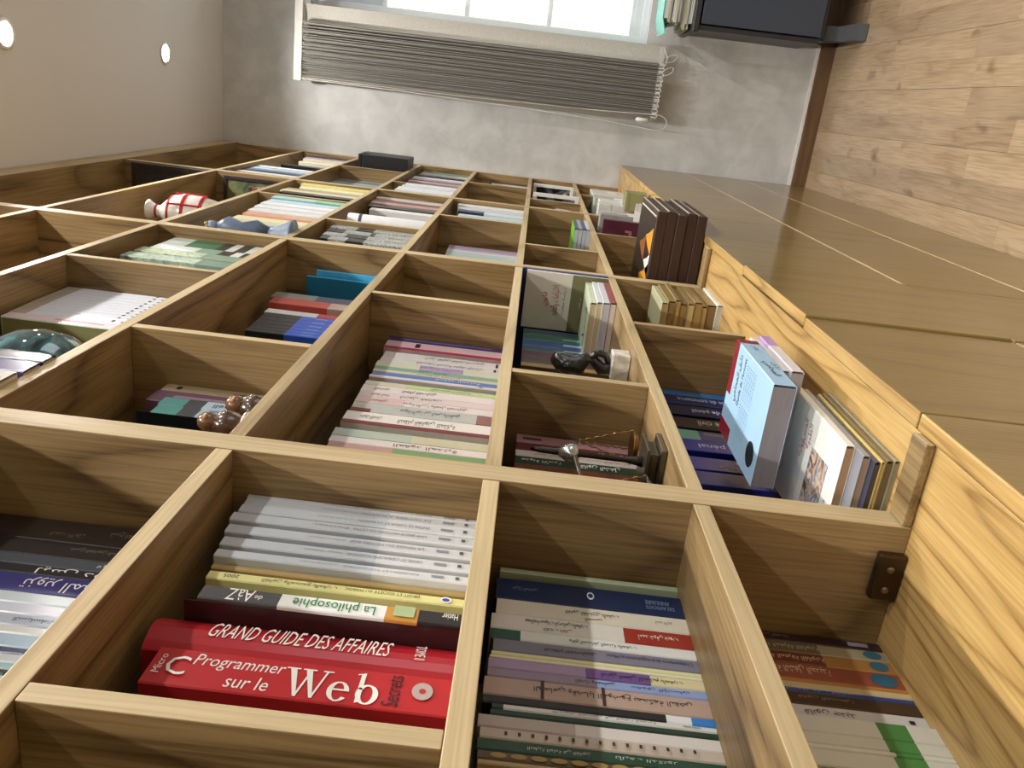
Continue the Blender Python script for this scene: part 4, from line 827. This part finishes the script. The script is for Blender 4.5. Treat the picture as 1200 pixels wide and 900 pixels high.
for k in range(16):
    a = random.uniform(0, 6.28); px = -.12 + .0085 * k; bm = bmesh.new(); L_ = random.uniform(.025, .04)
    v = [bm.verts.new(q) for q in ((px, 0, .004), (px + L_ * .5 * math.cos(a) - .008 * math.sin(a), L_ * .5 * math.sin(a) + .008 * math.cos(a), .012), (px + L_ * math.cos(a), L_ * math.sin(a), .007), (px + L_ * .5 * math.cos(a) + .008 * math.sin(a), L_ * .5 * math.sin(a) - .008 * math.cos(a), .012))]
    bm.faces.new(v); bmesh.ops.solidify(bm, geom=bm.faces[:], thickness=.0008); mesh('leaf', bm, LEAF, r)
r = tag(empty('olive_box', (.062, 3.34, Z[0])), 'small olive green box at the ledge front edge', 'box')
box('box_body', -.038, .034, -.05, .05, .0003, .070, flat('#8c8a5c', .45), r, .002); box('lid', -.0385, .0345, -.0505, .0505, .0702, .088, flat('#85835a', .45), r, .002)
for s in (-.02, .02): box('latch', -.0405, -.0388, s - .006, s + .006, .06, .08, flat('#3c3a2c', .4), r)
# white photo frames (bay 4) and small silver things
WF = flat('#e6e6e4', .4)
ph = patch_mat('monochrome_photo', ['#14161c', '#1c1f28', '#262a34', '#8d8a88', '#d9d6d2'], 12, .25)
framed('photo_frame', 'white framed monochrome photograph standing before the rear frame', -.17, .012, Z[1], .203, 3.70, .016, WF, ph, lean=.0, grp='white photo frames')
framed('photo_frame', 'white framed monochrome photograph standing behind, by the far wall', -.19, -.004, Z[1], .205, 4.28, .016, WF, ph, lean=.0, grp='white photo frames')
for k, (x, y, s) in enumerate(((-.03, 3.36, 1.0), (-.02, 3.31, .8), (-.05, 3.42, 1.2))):
    r = tag(empty('silver_cup', (x, y, Z[1])), ['silver trophy cup, middle sized, on the low far shelf', 'smallest silver trophy cup, nearest the third upright', 'largest silver trophy cup, behind the others'][k], 'cup', 'silver trophy cups')
    mesh('foot', lathe(bmesh.new(), [(.018 * s, 0), (.018 * s, .012 * s), (.006 * s, .016 * s)], 16), flat('#26262a', .4), r); mesh('cup', lathe(bmesh.new(), [(.005 * s, .0165 * s), (.006 * s, .04 * s), (.022 * s, .06 * s), (.026 * s, .11 * s), (.024 * s, .11 * s), (.018 * s, .065 * s)], 18), SILV, r, True)
# black box standing out of the shelf by the far wall (bay 4)
r = tag(empty('black_box', (-.06, 4.22, Z[4])), 'black case sticking out of the shelf by the far wall', 'case')
box('case_body', -.15, .112, -.10, .10, .0004, .225, flat('#17181b', .45), r, .004); box('lid', -.151, .113, -.101, .101, .2252, .245, flat('#1b1c1f', .4), r, .004); box('clasp', .1135, .116, -.02, .02, .20, .24, MET, r, .001)

# ================================================================== VERTICAL BLIND
vb = tag(empty('vertical_blind', (.36, 4.47, 2.71)), 'grey vertical blind drawn aside into a stack of slats left of the window', 'blind')
def vp(nm, x0, x1, y0, y1, z0, z1, m, bev=.001): return box(nm, x0 - .36, x1 - .36, y0 - 4.47, y1 - 4.47, z0 - 2.71, z1 - 2.71, m, vb, bev)
vp('headrail', .352, 2.2, 4.40, 4.44, 2.672, 2.712, flat('#d9d7d2', .35), .003)
for xx in (.40, 1.3, 2.1): vp('bracket', xx - .015, xx + .015, 4.44, 4.5295, 2.676, 2.708, flat('#bdbbb6', .4))
SLAT = patch_mat('slat_fabric', ['#b0aca5', '#b9b5ae', '#c2beb7'], 160, .7, .3)
ns = 22
for k in range(ns + 1):
    last = k == ns
    x = .368 + .0122 * k if not last else .676
    yaw = math.radians(-75 + 5 * math.sin(k * 2.3)) if not last else math.radians(-8)
    bm = bmesh.new(); w = .0445 if not last else .040; seg = 6; T = .0006
    z0, z1 = .885 - 2.71, 2.668 - 2.71
    prof = [(-w + 2 * w * i / seg, .004 * (1 - (2 * i / seg - 1) ** 2)) for i in range(seg + 1)]
    ring = [(a, b + T) for a, b in prof] + [(a, b - T) for a, b in reversed(prof)]
    lo = [bm.verts.new((a, b, z0)) for a, b in ring]; hi = [bm.verts.new((a, b, z1)) for a, b in ring]; m_ = len(ring)
    for i in range(m_): bm.faces.new((lo[i], lo[(i + 1) % m_], hi[(i + 1) % m_], hi[i]))
    bm.faces.new(list(reversed(lo))); bm.faces.new(hi)
    s = mesh('slat', bm, SLAT, vb); s.location = (x - .36, 4.42 - 4.47, 0); s.rotation_euler = (0, 0, yaw)
    t_ = box('weight_tab', -w, w, -.003, .003, z0 - .022, z0 - .0005, flat('#c9c7c2', .4), s, .001)
CH = flat('#dedbd4', .4)
def chain_obj(nm, pts, r):
    bm = bmesh.new(); tube(bm, [(a - .36, b - 4.47, c - 2.71) for a, b, c in pts], r, 6); mesh(nm, bm, CH, vb)
pts = [(.372 + .0122 * k, 4.372 - .006 * (k % 2), .868 - .010 * (k % 2)) for k in range(ns)] + [(.66, 4.385, .85), (.70, 4.40, .868)]
chain_obj('link_chain', pts, .0022)
chain_obj('link_chain', [(a, b + .095, c) for a, b, c in pts], .0022)
for (a, b) in ((.60, .05), (.66, .06)): chain_obj('chain_loop', [(a + .02 * math.sin(t * .5), 4.37, .865 - b * math.sin(t * .314) ) for t in range(11)], .0016)
loop = [(.362, 4.40, 2.67), (.360, 4.38, 2.2), (.350, 4.375, 1.6), (.335, 4.37, 1.1), (.322, 4.365, .93)] + [(.355 - .038 * math.cos(math.radians(a)), 4.362, .86 - .055 * math.sin(math.radians(a))) for a in range(10, 180, 20)] + [(.388, 4.37, .95), (.380, 4.38, 1.2), (.370, 4.39, 1.8), (.368, 4.40, 2.67)]
chain_obj('pull_cord', loop, .0018)
bm = bmesh.new(); lathe(bm, [(.004, 0), (.011, .006), (.011, .055), (.004, .064)], 14, Matrix.Translation((.0, -.105, .90 - 2.71))); mesh('cord_weight', bm, flat('#e6e3dc', .35), vb, True)

# ================================================================== DARK CABINET WITH PAPERS
dc = tag(empty('dark_cabinet', (.785, 4.15, 0)), 'dark slate office cabinet on splayed feet beneath the window', 'cabinet')
DKM = flat('#2a2b2f', .4, vary=.06); NAV = flat('#38414f', .32, vary=.05)
def cp(nm, x0, x1, y0, y1, z0, z1, m, bev=.003): return box(nm, x0, x1, y0, y1, z0, z1, m, dc, bev)
cp('top_panel', -.012, .95, -.016, .365, .765, .795, DKM, .006)
cp('side_panel', 0, .022, .002, .362, .195, .764, DKM); cp('side_panel', .916, .938, .002, .362, .195, .764, DKM)
cp('bottom_panel', .0225, .9155, .002, .362, .185, .215, DKM); cp('back_panel', .0225, .9155, .345, .362, .2155, .764, DKM)
for a in (.026, .472): cp('door', a, a + .440, -.012, .006, .205, .757, NAV, .002)
for a in (.455, .482): cp('door_pull', a, a + .006, -.022, -.0125, .44, .56, flat('#9a9c9e', .3, .9), .001)
for s, a in ((1, .03), (-1, .908)):
    for y0, y1, yb0, yb1 in ((.03, .15, -.035, .01), (.21, .33, .345, .37)):
        bm = bmesh.new(); xs_ = sorted((a - s * .012, a + s * .055)); xb = sorted((a + s * .0, a + s * .075))
        prof = [(xs_, y0, y1, .1845), (xs_, y0 * .75 + yb0 * .25, y1 * .75 + yb1 * .25, .12), ((xb[0], xb[1]), y0 * .3 + yb0 * .7, y1 * .35 + yb1 * .65, .045), (xb, yb0, yb1, .0005)]
        rg = [[bm.verts.new(c) for c in ((x_[0], ya, z_), (x_[1], ya, z_), (x_[1], yb_, z_), (x_[0], yb_, z_))] for x_, ya, yb_, z_ in prof]
        for A, B in zip(rg, rg[1:]):
            for i_ in range(4): bm.faces.new((A[i_], A[(i_ + 1) % 4], B[(i_ + 1) % 4], B[i_]))
        bm.faces.new(rg[0]); bm.faces.new(list(reversed(rg[-1])))
        bmesh.ops.recalc_face_normals(bm, faces=bm.faces); bmesh.ops.bevel(bm, geom=bm.edges[:], offset=.004, segments=2, affect='EDGES')
        mesh('splayed_foot', bm, flat('#33353a', .4), dc)
zc = .7955
sh = ['#d6d9d2', '#b9c0bc', '#e3e2da', '#d9cf8a', '#c6cdd0', '#e6e5e0', '#8f9aa8', '#d3c98c', '#c9cbc6', '#e0dfd8', '#66727c', '#dedcd4']
for k in range(12):
    th = [.012, .009, .006, .011, .008][k % 5]
    nm = 'paper folder in the messy stack on the dark cabinet, %s up' % ORD[k]
    r = tag(empty('paper_folder', (.80 + random.uniform(-.02, .01), 4.20 + random.uniform(-.03, .01), zc)), nm, 'folder', 'paper folders on the dark cabinet')
    r.rotation_euler = (0, 0, random.uniform(-.08, .08))
    box('folder_cover', 0, .32, 0, .235, .0, th * .2, flat(sh[k], .5), r); box('sheets', .003, .31, .003, .23, th * .2 + .0001, th * .8, page_mat('#d9d6c9'), r); box('folder_cover', 0, .32, 0, .235, th * .8 + .0001, th - .0002, flat(sh[k], .5), r)
    zc += th
r = tag(empty('turquoise_folder', (.755, 4.17, zc)), 'turquoise plastic folder on top of the paper stack', 'folder')
bm = bmesh.new(); bx(bm, 0, .34, 0, .25, .0003, .004)
bmesh.ops.subdivide_edges(bm, edges=bm.edges[:], cuts=4, use_grid_fill=True)
for v in bm.verts: v.co.z -= max(0, .06 - v.co.x) * .35
for v in bm.verts: v.co.z = v.co.z + .022
mesh('plastic_cover', bm, flat('#5fd0c0', .25, coat=.4), r); box('sheets', .065, .33, .004, .245, .0003, .0205, page_mat('#dfe3e0'), r)
